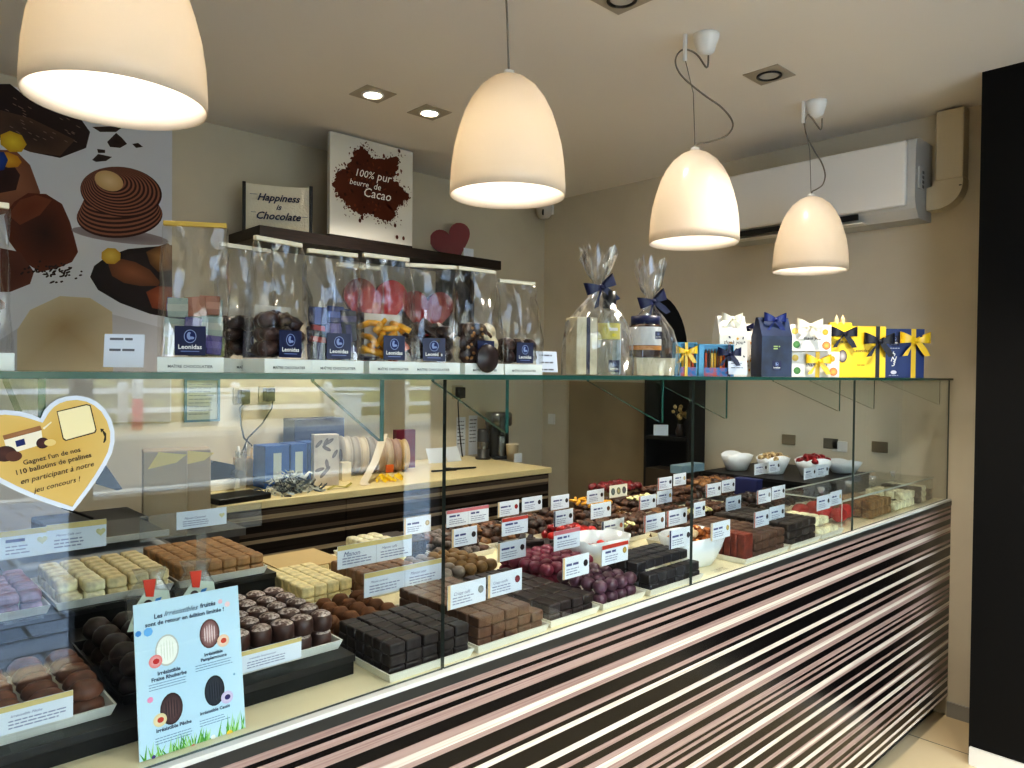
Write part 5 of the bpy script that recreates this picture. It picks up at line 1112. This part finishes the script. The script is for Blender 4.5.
LAB = [
 (448, 600, 486, 587, 1.022, 'tan', 'grey', 'front price card with grey praline picture, standing over the brown blocks, left one', None, 'Crispy café'),
 (488, 588.5, 522, 577, 1.02, 'tan', 'pink', 'front price card with pinkish praline picture, standing over the brown blocks, right one', None, 'Crispy vanille'),
 (563, 570, 589, 562, 1.035, 'tan', 'dark', 'price card with dark praline picture beside the purple pralines', None, None),
 (602, 557, 628, 549, 1.036, 'redtop', 'gold', 'front red-topped price card with gold picture between the two white bowls', None, None),
 (669.5, 541, 691, 534, 1.036, 'navy', 'dark', 'price card with navy edge in front of the gold-wrapped chocolates', None, None),
 (498, 554, 526, 546, 1.012, 'tan', 'dark', 'price card with dark square picture before the magenta domes', None, None),
 (452, 540, 477, 533, 1.03, 'tan', 'dark', 'price card with dark picture in the pale reflection just past the first joint', None, None),
 (502, 529, 528, 522, 1.045, 'redtop', None, 'red-topped price card without picture in front of the tan pralines', None, None),
 (404, 529, 431, 521, 1.03, 'tan', 'cream', 'price card with cream praline picture left of the first joint, before the striped cupboard', None, None),
 (498, 511, 519, 505.5, 1.03, 'tan', 'red', 'price card with red praline picture before the striped cupboard', None, None),
 (522, 506.5, 542, 501, 1.03, 'none', 'dark', 'price card with black praline picture before the end of the striped cupboard', None, None),
 (551, 505, 569, 499, 1.02, 'none', 'dark', 'price card with dark picture just past the end of the striped cupboard', None, None),
 (554, 521, 573, 514, 1.02, 'navy', 'dark', 'navy-edged price card above the heap of shiny red-wrapped chocolates', None, None),
 (554, 543, 580, 535, 1.037, 'pink', None, 'pink-topped price card standing at the front middle white bowl', None, None),
 (587, 498.5, 604, 494, 1.02, 'none', 'dark', 'price card with dark oblong picture before the brown wall panel in the back row', None, None),
 (591, 513, 611, 507.5, 1.025, 'none', 'brown', 'price card with brown round picture beside the orange slices', None, None),
 (602, 530.5, 624, 524, 1.026, 'navy', 'peach', 'navy-edged price card with peach picture above the front middle white bowl', None, None),
 (639, 504.5, 656, 499.5, 1.02, 'rust', 'dark', 'rust-edged price card with black picture in the back row, left of its cream twin', None, None),
 (657, 499, 672, 494.5, 1.015, 'none', 'gold', 'price card with small gold picture in the back row, joined to a black-picture card', None, None),
 (658, 485.5, 672, 481, 1.04, 'rust', 'dark', 'highest back-row price card left of the second joint, dark picture', None, None),
 (673.5, 481, 686, 477.5, 1.04, 'none', 'cream', 'highest back-row price card left of the second joint, pale picture', None, None),
 (644, 525, 665, 519, 1.049, 'rust', 'brown', 'rust-edged price card with brown picture above the gold-filled bowl', None, None),
 (667, 520, 687, 514, 1.055, 'rust', 'dark', 'rust-edged price card with blue-black picture touching the second joint', None, None),
 (694, 512, 705, 507, 1.04, 'none', 'dark', 'price card cut by the second glass joint, dark picture', None, None),
 (706, 492, 721, 487.5, 1.04, 'rust', 'dark', 'rust-edged card before the blue cartons, dark picture, left of a pair', None, None),
 (722, 487.5, 735, 484, 1.035, 'none', 'dark', 'plain-edged card before the blue cartons, dark picture, right of a pair', None, None),
 (726, 505.5, 741, 501, 1.025, 'none', 'dark', 'single price card with dark picture above the cream chips past the second joint', None, None),
 (711, 534, 730, 526, 1.034, 'tan', 'gold', 'price card with gold picture standing behind the right end of the gold-filled bowl', None, None),
 (754.5, 470, 767.5, 467.5, 1.065, 'none', 'dark', 'price card at the black step under the cream ball bowl, left of a pair', None, None),
 (768.5, 467.5, 780, 465.5, 1.06, 'none', 'dark', 'price card at the black step under the cream ball bowl, right of a pair', None, None),
 (757, 498.5, 771, 494, 1.04, 'rust', 'grey', 'price card with pale grey picture over the dark slabs, left of a pair', None, None),
 (772, 494, 785, 490.5, 1.038, 'none', 'dark', 'price card with dark picture over the dark slabs, right of a pair', None, None),
 (754, 521, 769, 516, 1.022, 'rust', 'dark', 'price card over the brown loaves, left of a pair', None, None),
 (769.5, 516, 784.5, 510.5, 1.02, 'none', 'dark', 'price card over the brown loaves, right of a pair', None, None),
 (804, 474.5, 816, 471.5, 1.065, 'none', 'dark', 'price card below the red foil ball bowl, left of a pair', None, None),
 (816.5, 471.5, 828.5, 469, 1.062, 'none', 'dark', 'price card below the red foil ball bowl, right of a pair', None, None),
 (817, 505, 830, 500, 1.035, 'none', 'dark', 'price card over the red candy pouches, dark picture', None, None),
 (830.5, 500, 841.5, 496, 1.032, 'none', 'cream', 'price card over the red candy pouches, pale picture', None, None)]
FIX = {(669.5, 541): .045, (711, 534): .045, (644, 525): .24, (667, 520): .24, (602, 530.5): .40, (554, 543): .185, (754.5, 470): .53, (768.5, 467.5): .48, (804, 474.5): .318, (816.5, 471.5): .318}
for (ax, ay, bx, by, z, st, ic, lab, ft, ti) in LAB:
    oncase = ax in (817, 830.5)
    card(ax, ay, bx, by, 1.052 if oncase else z, st, ic, lab, title=ti, hgt=.046, y=.034 if oncase else FIX.get((ax, ay)), foot=DECK)
card(447, 521, 489, 511, 1.05, 'pink', None, 'wide pink-topped double price card at the first glass joint', two=True)
card(339, 555, 413, 547.5, 0, 'gold', None, 'wide gold-topped double price card behind the dark block stack, upper one', y=.45, two=True, hgt=.052, title=('Manon', 'Manon café'))
card(366, 582, 443, 572.5, 0, 'gold', None, 'wide gold-topped double price card over the dark block stack, lower one', y=.3, two=True, hgt=.05, title=('Manon caramel', 'Manon noir'))
card(0, 546, 47, 540.5, 0, 'gold', 'gold', 'gold-topped price card with heart mark, cut by the left picture edge', y=.55, hgt=.05, foot=S2, heartmark=True)
card(47.3, 540.5, 107, 531, 0, 'gold', 'gold', 'gold-topped price card with heart mark in front of the shop scale', y=.55, hgt=.052, foot=S2, title='Manon Café noir', heartmark=True)
card(177, 521.5, 227, 515, 0, 'none', 'gold', 'price card with heart mark standing high above the caramel pralines', y=.554, hgt=.036, foot=S2, title='Manon Caramel', heartmark=True)
card(240, 661, 302, 649, 0, 'gold', None, 'gold-topped price card leaning at the sugar-dusted pralines beside the blue poster', y=.115, hgt=.034, foot=S1, title='Irrésistible Pamplemousse')
card(0, 722, 74, 703, 0, 'gold', None, 'large gold-topped price card before the brown egg pralines at the left edge', y=.112, hgt=.036, foot=S1, title='Irrésistible Pêche')
# wide acrylic strip that carries the high card
p = at(196, 519, 1, .59); t = thing('acrylic_card_rail', 'long clear acrylic rail holding the high heart-marked card', 'card holder', (p.x, .5585, S2)); MB().box(-.12, .13, 0, .003, p.z-S2-.026, p.z-S2+.024).box(-.01, .01, .0005, .003, .001, p.z-S2-.0265).obj('rail', clear_mat('acrylic_rail', (.93, .94, .94), 1.3, haze=.06), t)
# three-picture card in the back row
c = at(618.5, 490.5, 2, 1.05); t = thing('picture_card', 'small card with three praline pictures standing in the back row', 'price card', (c.x, c.y, DECK), 0)
MB().box(-.048, .048, 0, .001, .10, .142).obj('card', mat('card_ivory', (226, 220, 200), .6), t); MB().box(-.02, .02, .0015, .003, .0, .12).obj('clear_stand', acrylic, t)
k = Ink(); [k.ell(x, .121, .011, .013, (80, 84, 80), cc_, n=9, rot=.4) for x, cc_ in ((-.03, (110, 120, 116)), (0, (196, 176, 120)), (.03, (100, 84, 90)))]; o = k.obj(t); o.rotation_euler = (PI/2, 0, 0); o.location = (0, -.0004, 0)
# small wrapped samples clipped over the blue poster
for (x, y, lab) in [(148, 592, 'cellophane sample pouch with red ribbon and printed tag, left one above the poster'), (194, 583, 'cellophane sample pouch with red ribbon and printed tag, right one above the poster')]:
    p = at(x, y, 1, .13); t = thing('sample_pouch', lab, 'pouch', (p.x, .13, p.z-.035))
    MB().prism([(-.028, .0), (.026, .0), (.03, .03), (.018, .052), (.024, .068), (-.02, .07), (-.012, .052), (-.03, .03)], 1, -.006, .006).obj('cellophane', cello2, t)
    MB().prism([(-.030, -.014), (-.008, -.016), (.028, .022), (.026, .034), (-.004, .042), (-.018, .022)], 1, -.009, -.0075).obj('tag', mat('tag_mint', (214, 228, 216), .6), t)
    MB().prism([(-.006, .032), (.004, .030), (.007, .055), (-.010, .056)], 1, -.0118, -.0092).obj('ribbon', mat('ribbon_red', (214, 66, 44), .4), t)
    k = Ink(); k.ell(-.003, .016, .0075, .0105, (60, 50, 50), (150, 130, 130)); k.poly([(.006, .022), (.013, .02), (.016, .027), (.008, .026)], (80, 150, 220)); k.ell(-.017, -.002, .006, .008, (60, 56, 60), (90, 84, 90)); k.bars(-.004, .016, [.006, .003], .0012, (110, 120, 130)); o = k.obj(t); o.rotation_euler = (PI/2, 0, 0); o.location = (0, -.009, 0)
    MB().box(-.004, .004, .0065, .009, S1-(p.z-.035), .02).obj('clear_stand', acrylic, t)

# ------------------------------------------------------------------ staff side: striped cupboard and what stands on it
CT = .945; CF = 1.735
bc = thing('striped_cupboard', 'striped dark back-wall cupboard with pale worktop behind the display', 'cupboard', (0, 0, 0))
st2 = stripe_mat('striped_laminate_back', .12, .78, ((44, 37, 33), (100, 86, 75), (178, 160, 132)))
xs = [1.12, 1.62, 2.12, 2.85]
for a, b in zip(xs, xs[1:]): MB().box(a+.002, b-.002, CF, CF+.018, .12, CT-.032).obj('striped_front', st2, bc)
MB().box(1.115, 2.848, CF+.0185, BACK-.002, .0, CT-.031).obj('body', darkwood, bc)
MB().box(1.07, 2.86, CF-.012, BACK-.001, CT-.03, CT, .003).obj('worktop', mat('worktop_cream', (236, 218, 168), .35), bc)
def on(px, py_base=None, y=2.0): p = at(px, 470, 1, y); return Vector((p.x, y, CT+.0003))
def zat(px, py, y): return at(px, py, 1, y).z
# wall sockets, chargers and cables
for (x, y, lab) in [(241, 396, 'white double wall socket with black charger above the worktop, left'), (266, 394, 'white wall socket beside it with black plug above the worktop'), (457, 392, 'wall socket with hanging black plug near the notes'), (549, 419, 'small white socket on the beige wall by the corner')]:
    p = at(x, y, 1, BACK-.001); 
    if x == 549: p = at(552, 419, 0, END-.001)
    t = thing('wall_socket', lab, 'socket', p)
    if x == 549: t.rotation_euler = (0, 0, PI/2*3); MB().box(-.03, .03, -.009, 0, -.035, .035, .003).obj('plate', white, t); continue
    MB().box(-.04, .04, -.01, 0, -.04, .04, .003).obj('plate', mat('socket_plate', (176, 164, 136), .5), t)
    MB().box(-.022, .022, -.055, -.0102, -.035, .03, .004).obj('plug', black, t)
    q = {241: [(240, 408), (241, 425), (244, 438), (252, 446)], 266: [(273, 396), (272, 408), (262, 424), (248, 438), (241, 455)], 457: [(458, 402), (459, 425), (461, 445), (463, 460)]}[x]
    pts = [at(a, b, 1, BACK-.05)-p for a, b in q]
    MB().tube([(0, -.05, -.02)]+[tuple(v) for v in pts], .004).obj('cable', black, t)
# framed notice
p = at(202, 400, 1, BACK-.004); t = thing('framed_notice', 'blue-framed white notice hanging on the back wall', 'notice', (p.x, BACK-.001, p.z)); fr_ = MB()
for b in ((-.08, -.07, -.1, .1), (.07, .08, -.1, .1), (-.07, .07, -.1, -.09), (-.07, .07, .09, .1)): fr_.box(b[0], b[1], -.012, 0, b[2], b[3])
fr_.obj('frame', mat('frame_blue', (60, 110, 140), .5), t); MB().box(-.07, .07, -.004, -.001, -.09, .09).obj('sheet', mat('notice_sheet', (160, 172, 172), .5), t)  # grey-blue of the glass reflection is put into the sheet colour
k = Ink(); k.bars(-.06, .06, [.07-.017*i for i in range(9)], .004, (120, 130, 140)); o = k.obj(t, 'printed_lines'); o.rotation_euler = (PI/2, 0, 0); o.location = (0, -.004, 0)
# paper notes on the wall
for (x, y, lab) in [(461, 437, 'handwritten white note stuck on the back wall, left of two'), (473, 435, 'handwritten white note stuck on the back wall, right of two')]:
    p = at(x, y, 1, BACK-.002); t = thing('paper_note', lab, 'note', (p.x, BACK-.0008, p.z)); MB().box(-.035, .035, -.001, 0, -.12, .12).obj('sheet', paper, t)
    k = Ink(); k.bars(-.028, .03, [.09-.022*i for i in range(7)], .005, (90, 92, 100)); o = k.obj(t, 'printed_lines'); o.rotation_euler = (PI/2, 0, 0); o.location = (0, -.001, 0)
# card terminal, tray and box at the left end
b = Vector((1.19, 1.80, CT+.0003)); t = thing('card_terminal', 'flat black payment pad lying on the left end of the worktop', 'terminal', b, .15); MB().box(-.12, .10, -.06, .08, 0, .022, .004).obj('pad', black, t)
t = thing('terminal_box', 'white box with dark device on top, on the left end of the worktop', 'box', (1.228, 2.09, CT+.0003), .1); MB().box(-.075, .075, -.03, .045, 0, .045, .003).obj('box', white, t); MB().prism([(-.06, .0455), (.07, .0455), (.06, .10), (-.03, .125), (-.06, .10)], 1, -.01, .03).obj('device', black, t); m = MB().cyl(0, 0, 0, .05, .018, 14); m.xform(Matrix.Translation((.05, -.03, .066)) @ Matrix.Rotation(PI/2, 4, 'X')); m.obj('roll_holder', mat('roll_brown', (50, 36, 32), .5), t)
t = thing('paper_stack', 'small stack of white paper slips at the left end of the worktop', 'paper', (1.14, 2.26, CT+.0003), .1); MB().box(-.02, .10, -.04, .04, 0, .03, .001).obj('slips', paper, t)
t = thing('acrylic_holder', 'clear upright acrylic leaflet holder beside the pen pot', 'holder', (1.27, 1.98, CT+.0003)); MB().box(-.015, .015, -.02, .02, 0, .17).obj('holder', clear_mat('acrylic_edge', (.8, .82, .8), 1.2, haze=.15), t)
t = thing('pen_pot', 'brown kraft pen pot with scissors and pens on the worktop', 'pot', (1.365, 2.165, CT+.0003)); MB().lathe([(0, 0), (.042, 0), (.046, .12), (.040, .12), (.037, .01), (0, .01)], 20).obj('pot', kraft, t)
for (x, y, l, c, nme) in [(-.02, 0, .17, white, 'scissors'), (.01, .01, .18, steel, 'pen'), (.02, -.01, .16, kraft, 'pencil'), (-.005, -.015, .15, mat('pen_brown', (120, 84, 60)), 'pencil')]: MB().tube([(x*.5, y, .012), (x*1.4, y*1.3, l)], .005).obj(nme, c, t)
# blue gift boxes
bm1 = mat('box_blue', (44, 96, 170), .45, rgb2=(30, 70, 140), scale=4); lb = mat('box_blue_label', (196, 206, 200), .6)
x_, q_ = 1.56, 0
for i, (x0, w, h, y, lab) in enumerate([(1.375, .11, .182, 2.0, 'blue gift box with white label standing on the worktop, next to the pen pot'), (1.492, .075, .184, 2.0, 'blue gift box with white label standing on the worktop, in the middle'), (1.574, .065, .186, 2.0, 'blue gift box standing on the worktop, next to the floral bag')]):
    t = thing('blue_gift_box', lab, 'gift box', (x0+w/2, y, CT+.0003)); MB().box(-w/2, w/2, -.02, .1, 0, h, .003).obj('box', bm1, t)
    if i < 2: MB().box(-.018, .018, -.0212, -.0204, .04, .15).obj('label', lb, t)
t = thing('navy_box', 'navy box standing tallest behind the blue gift boxes', 'box', (1.80, 2.34, CT+.0003)); MB().box(-.14, .13, -.06, .06, 0, .27, .003).obj('box', mat('box_navy2', (30, 46, 92), .5), t)
p = on(325, y=1.93); t = thing('floral_bag', 'narrow white paper bag with grey leaf print on the worktop', 'bag', p, -.3); MB().box(-.055, .055, -.03, .03, 0, .225, .002).obj('bag', mat('bag_floral', (224, 216, 206), .6, rgb2=(190, 180, 176), scale=9), t)
k = Ink()
for i in range(9):
    x, y = random.uniform(-.04, .04), random.uniform(.02, .20); a = random.uniform(0, 3); k.ell(x, y, .022, .008, (120, 112, 116), (150, 140, 140), rot=a, n=10)
o = k.obj(t); o.rotation_euler = (PI/2, 0, 0); o.location = (0, -.0302, 0)
# shredded silver ribbon heap: nobody could count the strands
mb = MB()
for i in range(150):
    a = Vector((max(-.1, min(.1, random.gauss(0, .05))), max(-.06, min(.06, random.gauss(0, .03))), 0)); hgt = max(.0, .085-abs(a.x)*.7-abs(a.y)*.6); a.z = random.uniform(.004, .012+hgt); pts = []; d = random.uniform(0, 6.28)
    for q in range(5): pts.append((a.x+.014*q*math.cos(d+q*.5), a.y+.014*q*math.sin(d+q*.5), max(.003, a.z+.012*math.sin(q*1.7+i))))
    mb.mi = i % 3; mb.ribbon(pts, (0, .001, .0035))
p = on(292, y=1.845); o = mb.obj('shredded_ribbon', [mat('tinsel_silver', (200, 206, 206), .3, .5), mat('tinsel_dark', (70, 80, 90), .4), mat('tinsel_white', (226, 228, 220), .4)]); o.location = p; tag(o, 'loose heap of shredded silver and white ribbon on the worktop', 'shredded ribbon', None, 'stuff')
# ribbon reels in a row
for i in range(8):
    px = 344+i*8.2; p = on(px, y=2.17-.008*i); c = [(196, 186, 170), (170, 160, 146), (206, 190, 160), (150, 140, 128), (190, 170, 150), (200, 184, 166), (176, 150, 140), (196, 168, 120)][i]
    t = thing('ribbon_reel', '%s ribbon reel from the floral bag, standing in the row on the worktop' % ORD[i+1], 'ribbon reel', p, -.25, 'ribbon reels on the worktop'); r = .095-.002*i
    m = MB().lathe([(.03, -.016), (r, -.016), (r, -.013), (r*.93, -.013), (r*.93, .013), (r, .013), (r, .016), (.03, .016), (.03, -.016)], 30); m.xform(Matrix.Translation((0, 0, r)) @ Matrix.Rotation(PI/2, 4, 'Y')); m.obj('spool', mat('reel_%d' % i, c, .5), t)
    m = MB().lathe([(0, -.0162), (.03, -.0162), (.03, .0162), (0, .0162)], 20); m.xform(Matrix.Translation((0, 0, r)) @ Matrix.Rotation(PI/2, 4, 'Y')); m.obj('hub', mat('reel_hub', (110, 100, 90), .6), t)
p0 = at(366, 487, 1, 1.80); p1 = at(384, 434, 1, 2.02); t = thing('white_ribbon', 'white ribbon length hanging slanted from the reels to the worktop', 'ribbon', (0, 0, 0)); p0.z = CT+.002
MB().ribbon([p1, p1*.5+p0*.5+Vector((0, 0, -.01)), p0+Vector((0, .02, .01)), p0], (.022, 0, 0)).obj('strip', mat('ribbon_white', (214, 200, 176), .5), t)
p = on(389, y=1.86); t = thing('yellow_ribbon', 'crumpled yellow ribbon with orange tag lying on the worktop', 'ribbon', p)
mb = MB(); 
for i in range(9):
    a = i*.7; mb.ribbon([(.04*math.cos(a)*.2, .02*math.sin(a), .002), (.05*math.cos(a), .03*math.sin(a), .03), (.07*math.cos(a+.4), .035*math.sin(a+.4), .012), (.075*math.cos(a+.7), .04*math.sin(a+.7), .003)], (.006, .004, .004))
mb.obj('ribbon', bowy, t); MB().box(-.02, .02, -.01, .0, .04, .075, .002).obj('tag', mat('tag_orange', (226, 110, 40), .5), t)
for (x, lab, z, c) in [(345, 'small cream carton on the worktop before the ribbon reels', .085, cream), (404, 'red and plum book-like box standing on the worktop', .20, mat('box_plum', (120, 28, 48), .5, rgb2=(86, 24, 56), scale=6))]:
    p = on(x, y=2.0 if x == 345 else 2.2); t = thing('small_carton', lab, 'box', p, -.15); w = .022 if x == 345 else .055; MB().box(-w, w, -.02, .02, 0, z, .001).obj('carton', c, t)
p = on(342, y=1.80); t = thing('olive_ribbon', 'flat olive ribbon scrap on the worktop edge before the reels', 'ribbon', p); MB().ribbon([(-.07, 0, .002), (-.03, .01, .012), (.02, 0, .004), (.06, .02, .016)], (0, .008, .002)).obj('ribbon', mat('ribbon_olive', (160, 150, 70), .5), t)
for (x, lab, r) in [(438, 'open white notebook page propped on the worktop, left page', -.15), (455, 'open white notebook page propped on the worktop, right page', .1)]:
    p = on(x, y=2.25); t = thing('propped_sheet', lab, 'paper', p, r); b = MB().box(-.055, .055, 0, .002, 0, .09); b.xform(Matrix.Rotation(-.5, 4, 'X')); b.obj('sheet', paper, t)
for (x, y, l, lab) in [(444, 1.95, .07, 'thin dark pen lying on the bare part of the worktop'), (464, 1.95, .06, 'dark open scissors lying on the bare part of the worktop')]:
    p = on(x, y=y); t = thing('pen' if x == 444 else 'scissors', lab, 'tool', p, -.2); m = MB().tube([(-l, 0, .006), (l, 0, .006)], .005)
    if x == 464: m.tube([(-l, .02, .006), (l, -.02, .010)], .004); m.lathe([(.012, .003), (.02, .003), (.02, .01), (.012, .01), (.012, .003)], 14, -l-.015, .022)
    m.obj('body', black, t)
# grinder, coffee machine and cup
p = on(483, y=2.24); t = thing('milk_frother', 'dark upright cylinder appliance beside the coffee machine', 'appliance', p); MB().lathe([(0, 0), (.045, 0), (.045, .012), (.035, .02), (.035, .16), (.03, .175), (0, .175)], 20).obj('body', mat('frother', (56, 56, 56), .35), t); MB().lathe([(.0355, .06), (.0355, .1)], 20).obj('band', steel, t)
p = on(499, y=2.22); t = thing('coffee_machine', 'small dark chrome coffee machine on the worktop by the wall', 'coffee machine', p, -.5)
MB().box(-.06, .06, -.01, .11, 0, .20, .02).obj('body', mat('coffee_dark', (44, 42, 40), .3), t); MB().lathe([(0, .19), (.075, .19), (.08, .20), (.08, .26), (.07, .27), (0, .27)], 24, 0, .02).obj('head', steel, t)
MB().box(-.016, .016, -.075, -.045, .14, .25, .006).obj('handle', black, t); MB().box(-.02, .02, -.07, -.012, .0, .14, .008).obj('column', steel, t); MB().box(-.05, .05, -.08, .0, 0, .018, .004).obj('drip_tray', black, t)
p = on(512, y=2.1); t = thing('paper_cup', 'small white paper cup at the far end of the worktop', 'cup', p); MB().lathe([(0, 0), (.03, 0), (.038, .09), (.04, .092), (.035, .092), (.028, .006), (0, .006)], 20).obj('cup', mat('cup_white', (214, 200, 176), .5), t)
p = on(518, y=2.0); t = thing('small_card', 'small white card leaning beside the paper cup', 'card', p); MB().box(-.03, .03, 0, .002, 0, .05).obj('card', paper, t)
# scale and clutter on the staff worktop at the left
WZ = .9253
t = thing('shop_scale', 'grey shop scale with dark weighing plate behind the left trays', 'scale', (.50, 1.12, WZ), .0)
MB().box(-.17, .17, -.12, .13, .012, .07, .018, 3).obj('base', mat('scale_grey', (176, 180, 184), .4), t)
MB().box(-.12, .12, -.10, .10, 0, .0115).obj('feet_plate', black, t)
MB().box(-.15, .16, -.11, .12, .098, .105, .003).obj('plate', mat('scale_plate', (90, 88, 84), .35, .5), t); MB().box(-.155, .165, -.117, -.1102, .092, .107).obj('plate_rim', mat('scale_rim', (204, 206, 200), .3, .3), t)
MB().box(-.03, .03, -.03, .03, .0705, .0975).obj('post', white, t)
t = thing('till_drawer', 'black low till box with tangled cable behind the scale', 'till', (.57, 1.40, WZ), 0); MB().box(-.12, .14, -.09, .12, 0, .09, .006).obj('case', mat('till_black', (26, 24, 26), .4), t)
MB().tube([(.0, -.05, .095), (-.08, -.08, .14), (-.14, -.06, .2), (-.17, .0, .27), (-.15, .05, .33)], .004).obj('cable', black, t)
for (x, w, h, y, lab) in [(.828, .125, .27, 1.45, 'beige bag with yellow sticker in place of a reflection, closer to the scale'), (.945, .10, .26, 1.53, 'beige bag with yellow sticker in place of a reflection, beside the striped cupboard')]:  # solid bags added where the glass shows beige reflections
    t = thing('paper_bag', lab, 'bag', (x-.03, y, WZ), -.25); MB().box(-w/2, w/2, -.05, .05, 0, h, .004).obj('bag', mat('bag_beige', (176, 160, 136), .7), t); MB().prism([(-.05, .8*h), (.03, .86*h), (.06, h*.95), (-.02, h*.99)], 1, -.0512, -.0505).obj('sticker', mat('sticker_yellow', (224, 206, 130), .6), t)
# dark cabinet against the right wall with flowers and a small sign
cb_ = thing('dark_cabinet', 'tall narrow black cabinet against the beige wall seen through the glass', 'cabinet', (END, 1.35, 0)); cbm = mat('cab_dark', (14, 12, 11), .6)
MB().box(-.16, -.002, -.13, .13, 0, .93).obj('lower_body', mat('cab_brown', (70, 58, 44), .5), cb_); MB().box(-.03, -.002, -.13, .13, .9305, 1.42).obj('back_panel', cbm, cb_); MB().box(-.16, -.002, -.145, -.1305, 0, 1.42).obj('side', cbm, cb_); MB().box(-.16, -.002, .1305, .145, 0, 1.42).obj('side', cbm, cb_); MB().box(-.16, -.0305, -.13, .13, 1.09, 1.11).obj('shelf', cbm, cb_)
t = thing('door_leaf', 'flat brown panel standing against the beige wall beside the black cabinet', 'door', (END, 1.85, 0)); MB().box(-.03, -.001, -.30, .33, 0, 1.40).obj('panel', mat('panel_brown', (150, 134, 106), .6, vary=.04, scale=4), t)  # thin brown panel added to give this stretch of wall its darker tone
for (x, y, c, lab) in [(789, 439.5, (140, 128, 106), 'small pale plate on the beige wall above the cream ball bowl'), (831, 443.5, (110, 104, 92), 'small grey plate on the beige wall above the red foil balls'), (840, 446.5, (214, 214, 212), 'small white card on the beige wall above the red foil balls'), (880, 447, (116, 104, 84), 'small brownish plate on the beige wall nearest the counter end')]:
    p = at(x, y, 0, END-.001); t = thing('wall_plate', lab, 'wall plate', p); MB().box(-.006, 0, -.035, .035, -.025, .025, .002).obj('plate', mat('plate_%d' % c[0], c, .5), t)
t = thing('flower_vase', 'small vase of pale dried flowers in the dark cabinet', 'vase', (END-.10, 1.30, 1.1103)); MB().lathe([(0, 0), (.02, 0), (.025, .03), (.014, .06), (.017, .07), (.012, .07), (0, .06)], 16).obj('vase', mat('vase_dark', (60, 48, 40), .4), t)
mb = MB()
for i in range(14):
    a = random.uniform(0, 6.28); r = random.uniform(.02, .07); h = random.uniform(.17, .28); mb.mi = 0; h *= .6; r *= .7; mb.tube([(0, 0, .06), (r*.5*math.cos(a), r*.5*math.sin(a), h*.8), (r*math.cos(a), r*math.sin(a), h)], .0025, 4); mb.mi = 1; mb.ball((r*math.cos(a), r*math.sin(a), h), .012, 1, .2)
mb.obj('flowers', [mat('stem_green', (84, 84, 50)), mat('flower_tan', (190, 166, 110), .7)], t)
t = thing('small_sign', 'small white sign card standing in the dark cabinet', 'sign', (END-.12, 1.41, 1.1103), -.8); MB().box(-.04, .04, 0, .004, 0, .06).obj('card', paper, t); 

# ------------------------------------------------------------------ light
w_ = bpy.data.worlds.new('sky'); sc.world = w_; w_.use_nodes = True; nt = w_.node_tree; bg = nt.nodes['Background']
sky = nt.nodes.new('ShaderNodeTexSky'); sky.sky_type = 'HOSEK_WILKIE'; sky.turbidity = 6; sky.ground_albedo = .4; sky.sun_direction = (.5, .5, .7)
mx = nt.nodes.new('ShaderNodeMix'); mx.data_type = 'RGBA'; mx.inputs[0].default_value = .8; mx.inputs[7].default_value = (.80, .90, 1.0, 1)
nt.links.new(sky.outputs[0], mx.inputs[6]); nt.links.new(mx.outputs[2], bg.inputs[0]); bg.inputs[1].default_value = 9
sc.cycles.max_bounces = 10; sc.cycles.transparent_max_bounces = 64; sc.cycles.diffuse_bounces = 5; sc.cycles.glossy_bounces = 5; sc.cycles.caustics_reflective = False; sc.cycles.caustics_refractive = False
sc.cycles.use_denoising = True; sc.cycles.sample_clamp_indirect = 6
sc.view_settings.view_transform = 'Standard'; sc.view_settings.look = 'Medium High Contrast'; sc.view_settings.exposure = .50
